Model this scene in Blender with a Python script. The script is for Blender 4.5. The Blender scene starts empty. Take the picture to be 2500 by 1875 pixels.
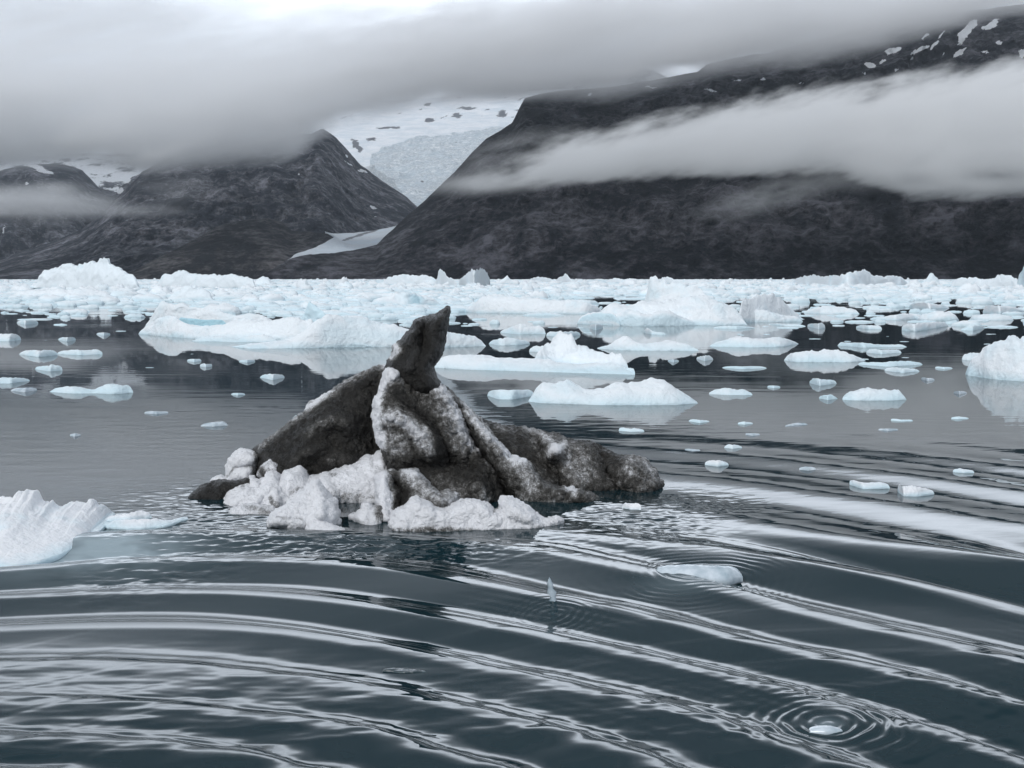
import bpy, math, random
import numpy as np
from mathutils import Vector

# ------------------------------------------------------------------ camera, sky, light, exposure
sc = bpy.context.scene
C = sc.collection
F = 3000.0; KF = F / 1853.5; CX = 1250.0; CY = 937.5; HY = 679.0; H = 2.5      # focal length etc. in source pixels, eye height in m
PITCH = math.atan((CY - HY) / F)
cam_d = bpy.data.cameras.new("camera"); cam = bpy.data.objects.new("camera", cam_d); C.objects.link(cam)
cam_d.sensor_width = 36.0; cam_d.lens = 36.0 * F / 2500.0
cam_d.clip_start = 0.05; cam_d.clip_end = 60000
cam.location = (0, 0, H); cam.rotation_euler = (math.pi / 2 - PITCH, 0, 0)
sc.camera = cam

SUN_EL, SUN_AZ = 40.0, -150.0        # azimuth from +Y towards +X
w = bpy.data.worlds.new("World"); sc.world = w; w.use_nodes = True
nt = w.node_tree; nt.nodes.clear()
def N(nt, t, **k):
    n = nt.nodes.new(t)
    for a, b in k.items():
        if a.startswith('i_'):
            n.inputs[a[2:].replace('_', ' ')].default_value = b
        else: setattr(n, a, b)
    return n
def L(nt, a, b): nt.links.new(a, b)
def ramp(nt, fac, stops, interp='LINEAR'):
    r = nt.nodes.new('ShaderNodeValToRGB'); r.color_ramp.interpolation = interp
    e = r.color_ramp.elements
    while len(e) < len(stops): e.new(0.5)
    for i, (p, c) in enumerate(stops):
        e[i].position = p; e[i].color = (c, c, c, 1) if not isinstance(c, tuple) else (*c, 1)
    L(nt, fac, r.inputs[0]); return r
def mathn(nt, op, a, b=None, c=None, clamp=False):
    n = nt.nodes.new('ShaderNodeMath'); n.operation = op; n.use_clamp = clamp
    for i, v in enumerate((a, b, c)):
        if v is None: continue
        if isinstance(v, (int, float)): n.inputs[i].default_value = v
        else: L(nt, v, n.inputs[i])
    return n.outputs[0]
def mix(nt, fac, a, b, mode='MIX'):
    n = nt.nodes.new('ShaderNodeMix'); n.data_type = 'RGBA'; n.blend_type = mode
    for i, v in ((0, fac), (6, a), (7, b)):
        if isinstance(v, (int, float)): n.inputs[i].default_value = v
        elif isinstance(v, tuple): n.inputs[i].default_value = (*v, 1)
        else: L(nt, v, n.inputs[i])
    return n.outputs[2]

out = N(nt, 'ShaderNodeOutputWorld'); bg = N(nt, 'ShaderNodeBackground')
bg.inputs[1].default_value = 0.1
sky = N(nt, 'ShaderNodeTexSky', sky_type='NISHITA', sun_disc=False)
sky.sun_elevation = math.radians(SUN_EL); sky.sun_rotation = math.radians(SUN_AZ)
tc = N(nt, 'ShaderNodeTexCoord')
sep = N(nt, 'ShaderNodeSeparateXYZ'); L(nt, tc.outputs['Generated'], sep.inputs[0])
# overcast: brightness grows with elevation, broken by streaky cloud texture and a thin bright gap
mp = N(nt, 'ShaderNodeMapping'); mp.inputs['Scale'].default_value = (1.3, 1.3, 4.2); mp.inputs['Rotation'].default_value = (0, math.radians(-8), 0)
L(nt, tc.outputs['Generated'], mp.inputs[0])
n1 = N(nt, 'ShaderNodeTexNoise'); n1.inputs['Scale'].default_value = 1.7; n1.inputs['Detail'].default_value = 5; n1.inputs['Roughness'].default_value = 0.45; n1.inputs['Distortion'].default_value = 0.4
L(nt, mp.outputs[0], n1.inputs['Vector'])
el = ramp(nt, sep.outputs[2], [(0.0, 0.72), (0.14, 0.76), (0.24, 0.95), (0.40, 0.66), (0.56, 0.32), (1.0, 0.40)])
cl = ramp(nt, n1.outputs[0], [(0.30, 0.72), (0.5, 0.98), (0.68, 1.28)])
base = mathn(nt, 'MULTIPLY', el.outputs[0], cl.outputs[0])
# bright gap: centred on a direction a little left of the view axis, just above the ridges
def blob(az, elv, sx, sz, amp, rot=0.0):
    """soft bright or dark patch around one direction of the sky"""
    x = math.sin(math.radians(az)); y = math.cos(math.radians(az)); z = math.sin(math.radians(elv))
    dx = mathn(nt, 'SUBTRACT', sep.outputs[0], x * math.cos(math.radians(elv)))
    dz = mathn(nt, 'SUBTRACT', sep.outputs[2], z)
    dz = mathn(nt, 'SUBTRACT', dz, mathn(nt, 'MULTIPLY', dx, rot))
    q = mathn(nt, 'ADD', mathn(nt, 'POWER', mathn(nt, 'ABSOLUTE', mathn(nt, 'DIVIDE', dx, sx)), 2.0),
              mathn(nt, 'POWER', mathn(nt, 'ABSOLUTE', mathn(nt, 'DIVIDE', dz, sz)), 2.0))
    front = mathn(nt, 'GREATER_THAN', sep.outputs[1], 0.0)
    g = mathn(nt, 'MULTIPLY', mathn(nt, 'EXPONENT', mathn(nt, 'MULTIPLY', q, -1.0)), front)
    return mathn(nt, 'MULTIPLY', g, amp)
for b_ in (blob(-4.5, 12.8, .125, .036, 1.0, .10), blob(-3.0, 11.0, .09, .022, .5, .25), blob(-20, 12, .13, .05, -.16), blob(8.2, 9.7, .06, .02, .25, .15),
           blob(4, 17.6, .80, .062, 2.7, .0), blob(-8, 8, .12, .03, .10, .0)):
    base = mathn(nt, 'ADD', base, b_)
col = N(nt, 'ShaderNodeCombineColor')
L(nt, mathn(nt, 'MULTIPLY', base, 9.0), col.inputs[0]); L(nt, mathn(nt, 'MULTIPLY', base, 9.75), col.inputs[1]); L(nt, mathn(nt, 'MULTIPLY', base, 10.8), col.inputs[2])
L(nt, mix(nt, 0.96, sky.outputs[0], col.outputs[0]), bg.inputs[0]); L(nt, bg.outputs[0], out.inputs[0])

sun_d = bpy.data.lights.new("sun", 'SUN'); sun = bpy.data.objects.new("sun", sun_d); C.objects.link(sun)
sun_d.energy = 1.5; sun_d.angle = math.radians(22); sun_d.color = (1.0, 0.99, 0.98)
sun.rotation_euler = (math.radians(90 - SUN_EL), 0, math.radians(180 - SUN_AZ)); sun.location = (0, 0, 60)

sc.view_settings.view_transform = 'Standard'; sc.view_settings.look = 'None'
sc.view_settings.exposure = 0.22; sc.view_settings.gamma = 1.0; sc.view_settings.use_curve_mapping = False
sc.render.engine = 'CYCLES'
cy = sc.cycles
cy.use_denoising = True; cy.max_bounces = 16; cy.diffuse_bounces = 3; cy.glossy_bounces = 4; cy.transmission_bounces = 4
cy.volume_bounces = 14; cy.transparent_max_bounces = 16; cy.sample_clamp_indirect = 6
cy.use_adaptive_sampling = True; cy.adaptive_threshold = 0.02; cy.caustics_reflective = False; cy.caustics_refractive = False

rng = np.random.RandomState(7)

# ------------------------------------------------------------------ helpers
def ray(px, py):
    """direction (unit y-forward-depth not assumed) through a source pixel"""
    x = (np.asarray(px, float) - CX) / F; v = -(np.asarray(py, float) - CY) / F
    c, s = math.cos(PITCH), math.sin(PITCH)
    return x, c + v * s, -s + v * c            # world x, y, z
def at(px, py, D):
    """world point seen at pixel (px,py) and lying D metres ahead"""
    x, y, z = ray(px, py); k = np.asarray(D, float) / y
    return x * k, y * k, H + z * k
def wd(py):
    """distance ahead at which pixel row py meets the water"""
    x, y, z = ray(CX, py); return y * H / np.maximum(-z, 1e-6)

_perm = np.random.RandomState(3).permutation(256).astype(np.int32); _perm = np.concatenate([_perm, _perm, _perm])
_g = np.random.RandomState(4).normal(size=(256, 3)).astype(np.float32); _g /= np.linalg.norm(_g, axis=1)[:, None]
def perlin(x, y, z):
    x, y, z = np.broadcast_arrays(np.asarray(x, np.float32), np.asarray(y, np.float32), np.asarray(z, np.float32))
    xi, yi, zi = np.floor(x), np.floor(y), np.floor(z)
    xf, yf, zf = x - xi, y - yi, z - zi
    xi = xi.astype(np.int32) & 255; yi = yi.astype(np.int32) & 255; zi = zi.astype(np.int32) & 255
    u, v, t = (q * q * q * (q * (q * 6 - 15) + 10) for q in (xf, yf, zf))
    r = 0
    for a in (0, 1):
        for b in (0, 1):
            hh = _perm[_perm[xi + a] + yi + b]
            for c in (0, 1):
                g = _g[_perm[hh + zi + c] & 255]
                d = g[..., 0] * (xf - a) + g[..., 1] * (yf - b) + g[..., 2] * (zf - c)
                r = r + d * (u if a else 1 - u) * (v if b else 1 - v) * (t if c else 1 - t)
    return r
def fbm(x, y, z, o=4, g=0.5, l=2.03):
    r = 0; a = 1.0; s = 0
    for i in range(o):
        r = r + a * perlin(x + 17.3 * i, y - 9.1 * i, z + 5.7 * i); s += a; a *= g; x = x * l; y = y * l; z = z * l
    return r / s * 1.6
def ridged(x, y, z, o=4, g=0.5):
    r = 0; a = 1.0; s = 0
    for i in range(o):
        r = r + a * (1 - 2.2 * np.abs(perlin(x + 11.3 * i, y + 3.1 * i, z))); s += a; a *= g; x = x * 2.1; y = y * 2.1; z = z * 2.1
    return r / s
def sstep(a, b, x):
    t = np.clip((x - a) / (b - a), 0, 1); return t * t * (3 - 2 * t)

def mesh_obj(name, verts, faces, mat, parent=None, attrs=None, smooth=True):
    me = bpy.data.meshes.new(name)
    verts = np.asarray(verts, np.float32); faces = np.asarray(faces, np.int32)
    n, k = len(faces), faces.shape[1]
    me.vertices.add(len(verts)); me.vertices.foreach_set('co', verts.ravel())
    me.loops.add(n * k); me.loops.foreach_set('vertex_index', faces.ravel())
    me.polygons.add(n); me.polygons.foreach_set('loop_start', np.arange(0, n * k, k, dtype=np.int32))
    try: me.polygons.foreach_set('loop_total', np.full(n, k, np.int32))
    except Exception: pass
    if smooth: me.polygons.foreach_set('use_smooth', np.ones(n, bool))
    for an, av in (attrs or {}).items():
        a = me.attributes.new(an, 'FLOAT', 'POINT'); a.data.foreach_set('value', np.asarray(av, np.float32).ravel())
    me.update(); me.validate()
    if mat: me.materials.append(mat)
    o = bpy.data.objects.new(name, me); C.objects.link(o)
    if parent: o.parent = parent
    return o
def outward(V, Q):
    V = np.asarray(V, float); Q = np.asarray(Q); c = V - V.mean(0); a, b, d, e = (c[Q[:, i]] for i in range(4))
    vol = (np.cross(a, b) * d).sum() + (np.cross(a, d) * e).sum()
    return Q[:, ::-1] if vol < 0 else Q
def grid_faces(nu, nv, wrap=False, flip=False):
    """quads of an nu x nv grid stored u-major"""
    uu = nu if wrap else nu - 1
    i, j = np.meshgrid(np.arange(uu), np.arange(nv - 1), indexing='ij')
    i2 = (i + 1) % nu
    f = np.stack([i * nv + j, i2 * nv + j, i2 * nv + j + 1, i * nv + j + 1], -1).reshape(-1, 4)
    return f[:, ::-1] if flip else f
def tag(o, label=None, cat=None, group=None, kind=None):
    if label: o['label'] = label
    if cat: o['category'] = cat
    if group: o['group'] = group
    if kind: o['kind'] = kind
    return o
def empty(name, loc=(0, 0, 0)):
    o = bpy.data.objects.new(name, None); o.empty_display_size = 0.3; C.objects.link(o); o.location = loc; return o

# ------------------------------------------------------------------ materials
def new_mat(name):
    m = bpy.data.materials.new(name); m.use_nodes = True; t = m.node_tree; t.nodes.clear()
    o = N(t, 'ShaderNodeOutputMaterial'); return m, t, o
def noise(t, vec, scale, detail=4, rough=0.5, dist=0.0):
    n = N(t, 'ShaderNodeTexNoise'); n.inputs['Scale'].default_value = scale; n.inputs['Detail'].default_value = detail
    n.inputs['Roughness'].default_value = rough; n.inputs['Distortion'].default_value = dist; L(t, vec, n.inputs['Vector']); return n.outputs[0]

def mat_ice(name, white=(.85, .90, .935), tint=(.44, .72, .83), tint_h=0.25, bump=0.05, scale=1.0, sss=0.0, grime=0.0):
    """old glacier ice: bright crumbly white, blue where dense near the waterline and in hollows; attribute 'blue' adds melt blue"""
    m, t, o = new_mat(name)
    p = N(t, 'ShaderNodeBsdfPrincipled'); g = N(t, 'ShaderNodeNewGeometry')
    s = N(t, 'ShaderNodeSeparateXYZ'); L(t, g.outputs['Position'], s.inputs[0])
    nz = noise(t, g.outputs['Position'], 0.55 * scale, 4, .55, .3); nf = noise(t, g.outputs['Position'], 5.0 * scale, 5, .6)
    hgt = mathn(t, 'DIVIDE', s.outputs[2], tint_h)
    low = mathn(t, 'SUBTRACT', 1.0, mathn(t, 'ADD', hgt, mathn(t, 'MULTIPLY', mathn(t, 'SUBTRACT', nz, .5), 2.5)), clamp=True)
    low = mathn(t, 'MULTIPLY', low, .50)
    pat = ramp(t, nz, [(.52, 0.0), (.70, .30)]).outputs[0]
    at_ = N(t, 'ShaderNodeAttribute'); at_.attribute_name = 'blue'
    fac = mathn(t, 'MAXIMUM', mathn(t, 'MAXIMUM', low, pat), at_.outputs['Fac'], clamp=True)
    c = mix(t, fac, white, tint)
    c = mix(t, ramp(t, nf, [(.35, .0), (.8, .16)]).outputs[0], c, (.60, .66, .71))
    if grime: c = mix(t, ramp(t, noise(t, g.outputs['Position'], 1.1 * scale, 6, .65, .6), [(.56, 0.0), (.74, grime)]).outputs[0], c, (.33, .30, .27))
    L(t, c, p.inputs['Base Color']); p.inputs['Roughness'].default_value = .5
    p.inputs['Specular IOR Level'].default_value = .35
    if sss:
        p.inputs['Subsurface Weight'].default_value = sss; p.inputs['Subsurface Radius'].default_value = (.3, .7, 1.0); p.inputs['Subsurface Scale'].default_value = .12
    b = N(t, 'ShaderNodeBump'); b.inputs['Strength'].default_value = .55; b.inputs['Distance'].default_value = bump
    hh = mathn(t, 'ADD', nf, mathn(t, 'MULTIPLY', noise(t, g.outputs['Position'], 1.6 * scale, 3, .5), 1.5))
    L(t, hh, b.inputs['Height']); L(t, b.outputs[0], p.inputs['Normal']); L(t, p.outputs[0], o.inputs[0]); return m
ICE_FAR = mat_ice('ice_far', bump=.25, scale=.35, tint_h=.5, grime=.05)
ICE_MID = mat_ice('ice_mid', bump=.16, scale=1.0, tint_h=.28, grime=.06)
ICE_NEAR = mat_ice('ice_near', white=(.87, .89, .92), bump=.05, scale=3.0, tint_h=.05)
ICE_SMALL = mat_ice('ice_small', bump=.02, scale=3.0, tint_h=.10)

def mat_dirty():
    """dirty granular ice: attribute 'dirt' 0 clean .. 1 black moraine silt"""
    m, t, o = new_mat('dirty_ice')
    p = N(t, 'ShaderNodeBsdfPrincipled'); g = N(t, 'ShaderNodeNewGeometry'); P = g.outputs['Position']
    a = N(t, 'ShaderNodeAttribute'); a.attribute_name = 'dirt'
    n_big = noise(t, P, 3.2, 5, .62, .5); n_mid = noise(t, P, 17, 5, .7, .2); n_fine = noise(t, P, 90, 3, .7); grain = noise(t, P, 46, 2, .6)
    mp = N(t, 'ShaderNodeMapping'); mp.inputs['Scale'].default_value = (9, 9, 2.0); mp.inputs['Rotation'].default_value = (0, .45, 0); L(t, P, mp.inputs[0])
    streak = noise(t, mp.outputs[0], 1.6, 4, .6, .3)
    d = mathn(t, 'MULTIPLY', mathn(t, 'SUBTRACT', n_big, .5), .75)
    d = mathn(t, 'ADD', d, mathn(t, 'MULTIPLY', mathn(t, 'SUBTRACT', n_mid, .5), 1.25))
    d = mathn(t, 'ADD', d, mathn(t, 'MULTIPLY', mathn(t, 'SUBTRACT', n_fine, .5), 1.0))
    d = mathn(t, 'ADD', d, mathn(t, 'MULTIPLY', mathn(t, 'SUBTRACT', streak, .5), .5))
    d = mathn(t, 'ADD', a.outputs['Fac'], mathn(t, 'MULTIPLY', d, ramp(t, a.outputs['Fac'], [(.02, .30), (.40, 1.0)]).outputs[0]), clamp=True)
    r = ramp(t, d, [(0.0, (.90, .91, .94)), (.16, (.76, .77, .80)), (.32, (.35, .352, .355)), (.50, (.135, .132, .126)), (.70, (.036, .034, .030)), (1.0, (.0105, .0098, .0084))])
    L(t, r.outputs[0], p.inputs['Base Color'])
    L(t, ramp(t, grain, [(.3, .22), (.7, .62)]).outputs[0], p.inputs['Roughness']); p.inputs['Specular IOR Level'].default_value = .45
    b = N(t, 'ShaderNodeBump'); b.inputs['Strength'].default_value = 1.0; b.inputs['Distance'].default_value = .045
    hh = mathn(t, 'ADD', mathn(t, 'MULTIPLY', n_mid, 1.0), mathn(t, 'MULTIPLY', grain, .42)); hh = mathn(t, 'ADD', hh, mathn(t, 'MULTIPLY', n_fine, .15))
    L(t, hh, b.inputs['Height']); L(t, b.outputs[0], p.inputs['Normal']); L(t, p.outputs[0], o.inputs[0]); return m
DIRTY = mat_dirty()

def mat_clear():
    m, t, o = new_mat('clear_ice')
    p = N(t, 'ShaderNodeBsdfPrincipled'); g = N(t, 'ShaderNodeNewGeometry')
    c = ramp(t, noise(t, g.outputs['Position'], 9, 5, .6, .4), [(.38, (.018, .03, .036)), (.6, (.06, .085, .095)), (.74, (.36, .42, .46))])
    L(t, c.outputs[0], p.inputs['Base Color']); p.inputs['Roughness'].default_value = .06; p.inputs['IOR'].default_value = 1.31
    b = N(t, 'ShaderNodeBump'); b.inputs['Strength'].default_value = .6; b.inputs['Distance'].default_value = .02
    L(t, noise(t, g.outputs['Position'], 14, 3, .5), b.inputs['Height']); L(t, b.outputs[0], p.inputs['Normal']); L(t, p.outputs[0], o.inputs[0]); return m
CLEAR = mat_clear()
def mat_slush():
    """glassy grey-blue floating ice"""
    m, t, o = new_mat('glassy_ice')
    p = N(t, 'ShaderNodeBsdfPrincipled'); g = N(t, 'ShaderNodeNewGeometry')
    c = ramp(t, noise(t, g.outputs['Position'], 5, 4, .6), [(.35, (.34, .43, .49)), (.65, (.66, .73, .79))])
    L(t, c.outputs[0], p.inputs['Base Color']); p.inputs['Roughness'].default_value = .18
    b = N(t, 'ShaderNodeBump'); b.inputs['Strength'].default_value = .4; b.inputs['Distance'].default_value = .03
    L(t, noise(t, g.outputs['Position'], 9, 3, .5), b.inputs['Height']); L(t, b.outputs[0], p.inputs['Normal']); L(t, p.outputs[0], o.inputs[0]); return m
SLUSH = mat_slush()

def mat_water():
    m, t, o = new_mat('fjord_water')
    p = N(t, 'ShaderNodeBsdfPrincipled'); g = N(t, 'ShaderNodeNewGeometry'); P = g.outputs['Position']
    a = N(t, 'ShaderNodeAttribute'); a.attribute_name = 'under'       # pale ice standing under the surface
    L(t, mix(t, a.outputs['Fac'], (.0060, .0235, .031), (.42, .52, .57)), p.inputs['Base Color'])
    p.inputs['Roughness'].default_value = .015; p.inputs['IOR'].default_value = 1.333
    # calm-water micro relief, long across the view, dying out with 'calm'
    m1 = N(t, 'ShaderNodeMapping'); m1.inputs['Scale'].default_value = (.35, 1.6, 1); L(t, P, m1.inputs[0])
    m2 = N(t, 'ShaderNodeMapping'); m2.inputs['Scale'].default_value = (1.2, 5.0, 1); L(t, P, m2.inputs[0])
    nb = N(t, 'ShaderNodeTexNoise'); nb.inputs['Scale'].default_value = .09; nb.inputs['Detail'].default_value = 2; L(t, m1.outputs[0], nb.inputs['Vector'])
    patch = ramp(t, nb.outputs[0], [(.44, .12), (.60, 1.0)]).outputs[0]
    hh = mathn(t, 'ADD', mathn(t, 'MULTIPLY', noise(t, m1.outputs[0], 1.0, 3, .5), 1.0), mathn(t, 'MULTIPLY', noise(t, m2.outputs[0], 1.3, 2, .5), .22))
    hh = mathn(t, 'MULTIPLY', hh, patch)
    b = N(t, 'ShaderNodeBump'); b.inputs['Strength'].default_value = 1.0; b.inputs['Distance'].default_value = .004
    L(t, hh, b.inputs['Height']); L(t, b.outputs[0], p.inputs['Normal']); L(t, p.outputs[0], o.inputs[0]); return m
WATER = mat_water()

def mat_rock(name, dark, mid, light, sc_=1.0, snow=None, streak=(1, 1, .25)):
    m, t, o = new_mat(name)
    p = N(t, 'ShaderNodeBsdfPrincipled'); g = N(t, 'ShaderNodeNewGeometry')
    mp = N(t, 'ShaderNodeMapping'); mp.inputs['Scale'].default_value = tuple(.001 * s for s in streak); L(t, g.outputs['Position'], mp.inputs[0])
    mq = N(t, 'ShaderNodeMapping'); mq.inputs['Scale'].default_value = (.001, .001, .0022); L(t, g.outputs['Position'], mq.inputs[0])
    a = noise(t, mq.outputs[0], 5 * sc_, 8, .62, .5); b_ = noise(t, mp.outputs[0], 13 * sc_, 8, .68, .6); c_ = noise(t, mq.outputs[0], 45 * sc_, 4, .7, .2)
    mr = N(t, 'ShaderNodeMapping'); mr.inputs['Scale'].default_value = (.004, .004, .0011); mr.inputs['Rotation'].default_value = (0, math.radians(38), 0); L(t, g.outputs['Position'], mr.inputs[0])
    e_ = noise(t, mr.outputs[0], 7 * sc_, 6, .7, .8)
    v = mathn(t, 'ADD', mathn(t, 'MULTIPLY', a, .30), mathn(t, 'ADD', mathn(t, 'MULTIPLY', b_, .26), mathn(t, 'ADD', mathn(t, 'MULTIPLY', c_, .26), mathn(t, 'MULTIPLY', e_, .22))))
    big = N(t, 'ShaderNodeTexNoise'); big.inputs['Scale'].default_value = 3.2; big.inputs['Detail'].default_value = 3; L(t, mr.outputs[0], big.inputs['Vector'])
    v = mathn(t, 'ADD', v, mathn(t, 'MULTIPLY', mathn(t, 'SUBTRACT', big.outputs[0], .52), .16))
    r = ramp(t, v, [(.43, dark), (.495, mid), (.545, light), (.61, tuple(min(1, x * 2.6) for x in light))])
    c = r.outputs[0]
    at_ = N(t, 'ShaderNodeAttribute'); at_.attribute_name = 'snow'
    sn = mathn(t, 'ADD', at_.outputs['Fac'], mathn(t, 'MULTIPLY', mathn(t, 'SUBTRACT', mathn(t, 'ADD', mathn(t, 'MULTIPLY', b_, .6), mathn(t, 'MULTIPLY', c_, .4)), .5), .9))
    c = mix(t, ramp(t, sn, [(.50, 0.0), (.56, 1.0)]).outputs[0], c, (.80, .83, .87))
    L(t, c, p.inputs['Base Color']); p.inputs['Roughness'].default_value = .9; p.inputs['Specular IOR Level'].default_value = .15
    b = N(t, 'ShaderNodeBump'); b.inputs['Strength'].default_value = 1.0; b.inputs['Distance'].default_value = 80
    L(t, mathn(t, 'ADD', mathn(t, 'MULTIPLY', b_, .7), mathn(t, 'MULTIPLY', c_, .35)), b.inputs['Height']); L(t, b.outputs[0], p.inputs['Normal'])
    L(t, p.outputs[0], o.inputs[0]); return m
ROCK_R = mat_rock('rock_dark', (.003, .004, .008), (.0085, .011, .018), (.056, .056, .066))
ROCK_L = mat_rock('rock_slate', (.008, .012, .022), (.023, .028, .042), (.110, .112, .128))
ROCK_H = mat_rock('rock_hill', (.007, .009, .014), (.017, .019, .025), (.078, .074, .078))

def mat_glacier(name, cracks, base=(.80, .84, .88), dirt=0.0):
    m, t, o = new_mat(name)
    p = N(t, 'ShaderNodeBsdfPrincipled'); g = N(t, 'ShaderNodeNewGeometry')
    mp = N(t, 'ShaderNodeMapping'); mp.inputs['Scale'].default_value = (.0012, .001, .0042); L(t, g.outputs['Position'], mp.inputs[0])
    v = N(t, 'ShaderNodeTexVoronoi'); v.feature = 'DISTANCE_TO_EDGE'; v.inputs['Scale'].default_value = 16; 
    dn = N(t, 'ShaderNodeTexNoise'); dn.inputs['Scale'].default_value = 14; dn.inputs['Detail'].default_value = 5; L(t, mp.outputs[0], dn.inputs['Vector'])
    vv = N(t, 'ShaderNodeVectorMath'); vv.operation = 'MULTIPLY_ADD'; L(t, dn.outputs['Color'], vv.inputs[0]); vv.inputs[1].default_value = (.22, .22, .22); L(t, mp.outputs[0], vv.inputs[2])
    L(t, vv.outputs[0], v.inputs['Vector'])
    n = noise(t, mp.outputs[0], 30, 6, .7, .4)
    c = mix(t, ramp(t, v.outputs['Distance'], [(.0, cracks), (.22, 0.0)]).outputs[0], base, (.22, .29, .34))
    c = mix(t, ramp(t, n, [(.44, 0.0), (.58, cracks)]).outputs[0], c, (.38, .47, .54))
    c = mix(t, ramp(t, noise(t, mp.outputs[0], 5, 5, .6, .6), [(.42, 0.0), (.62, .45)]).outputs[0], c, (.50, .60, .68))
    a = N(t, 'ShaderNodeAttribute'); a.attribute_name = 'rock'
    d = mathn(t, 'ADD', a.outputs['Fac'], mathn(t, 'MULTIPLY', mathn(t, 'SUBTRACT', n, .5), .8))
    c = mix(t, ramp(t, d, [(.48, 0.0), (.60, 1.0)]).outputs[0], c, (.10, .105, .12))
    L(t, c, p.inputs['Base Color']); p.inputs['Roughness'].default_value = .7
    b = N(t, 'ShaderNodeBump'); b.inputs['Strength'].default_value = .8; b.inputs['Distance'].default_value = 30 * max(cracks, .15)
    L(t, mathn(t, 'ADD', n, v.outputs['Distance']), b.inputs['Height']); L(t, b.outputs[0], p.inputs['Normal']); L(t, p.outputs[0], o.inputs[0]); return m
GL_FALL = mat_glacier('glacier_crevassed', .50, base=(.86, .90, .93)); GL_SNOW = mat_glacier('snowfield', .10, base=(.86, .88, .91)); GL_TONGUE = mat_glacier('glacier_tongue', .25, base=(.50, .52, .55))

def mat_volume(name, density, color=(.95, .95, .96), aniso=0.2):
    m, t, o = new_mat(name)
    v = N(t, 'ShaderNodeVolumePrincipled'); v.inputs['Color'].default_value = (*color, 1); v.inputs['Density'].default_value = density
    v.inputs['Anisotropy'].default_value = aniso; L(t, v.outputs[0], o.inputs['Volume']); return m

# ------------------------------------------------------------------ water: one sheet, real wavelets near the boat
def lattice_phase(r):                       # wavelengths grow outwards from the boat's wash
    return np.where(r < 5, 2 * np.pi * (r - 5) / .21, 2 * np.pi * np.log(1 + .19 * np.maximum(r - 5, 0) / .21) / .19)
def spot(x, y, px, py, sx, sy):
    D = float(wd(py)); X = (px - CX) / F * D
    return np.exp(-((x - X) / sx) ** 2 - ((y - D / KF) / sy) ** 2)
_p = np.linspace(0, 2 * np.pi, 721)
_s = np.interp(_p / (2 * np.pi), [0, .34, .42, .50, .56, .63, .69, .73, .79, .83, .87, .94, 1], [.25, .25, .06, .01, -.04, -.58, -.50, .0, .03, -.26, .02, .08, .25])
_s = np.convolve(np.concatenate([_s[-25:], _s, _s[:25]]), np.ones(21) / 21, 'same')[25:-25]; _s -= _s.mean()
_h = np.concatenate([[0], np.cumsum((_s[1:] + _s[:-1]) / 2 * (_p[1] - _p[0]))]); _h -= _h.mean()
def WAVE(ph): return np.interp(np.mod(ph, 2 * np.pi), _p, _h)
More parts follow.
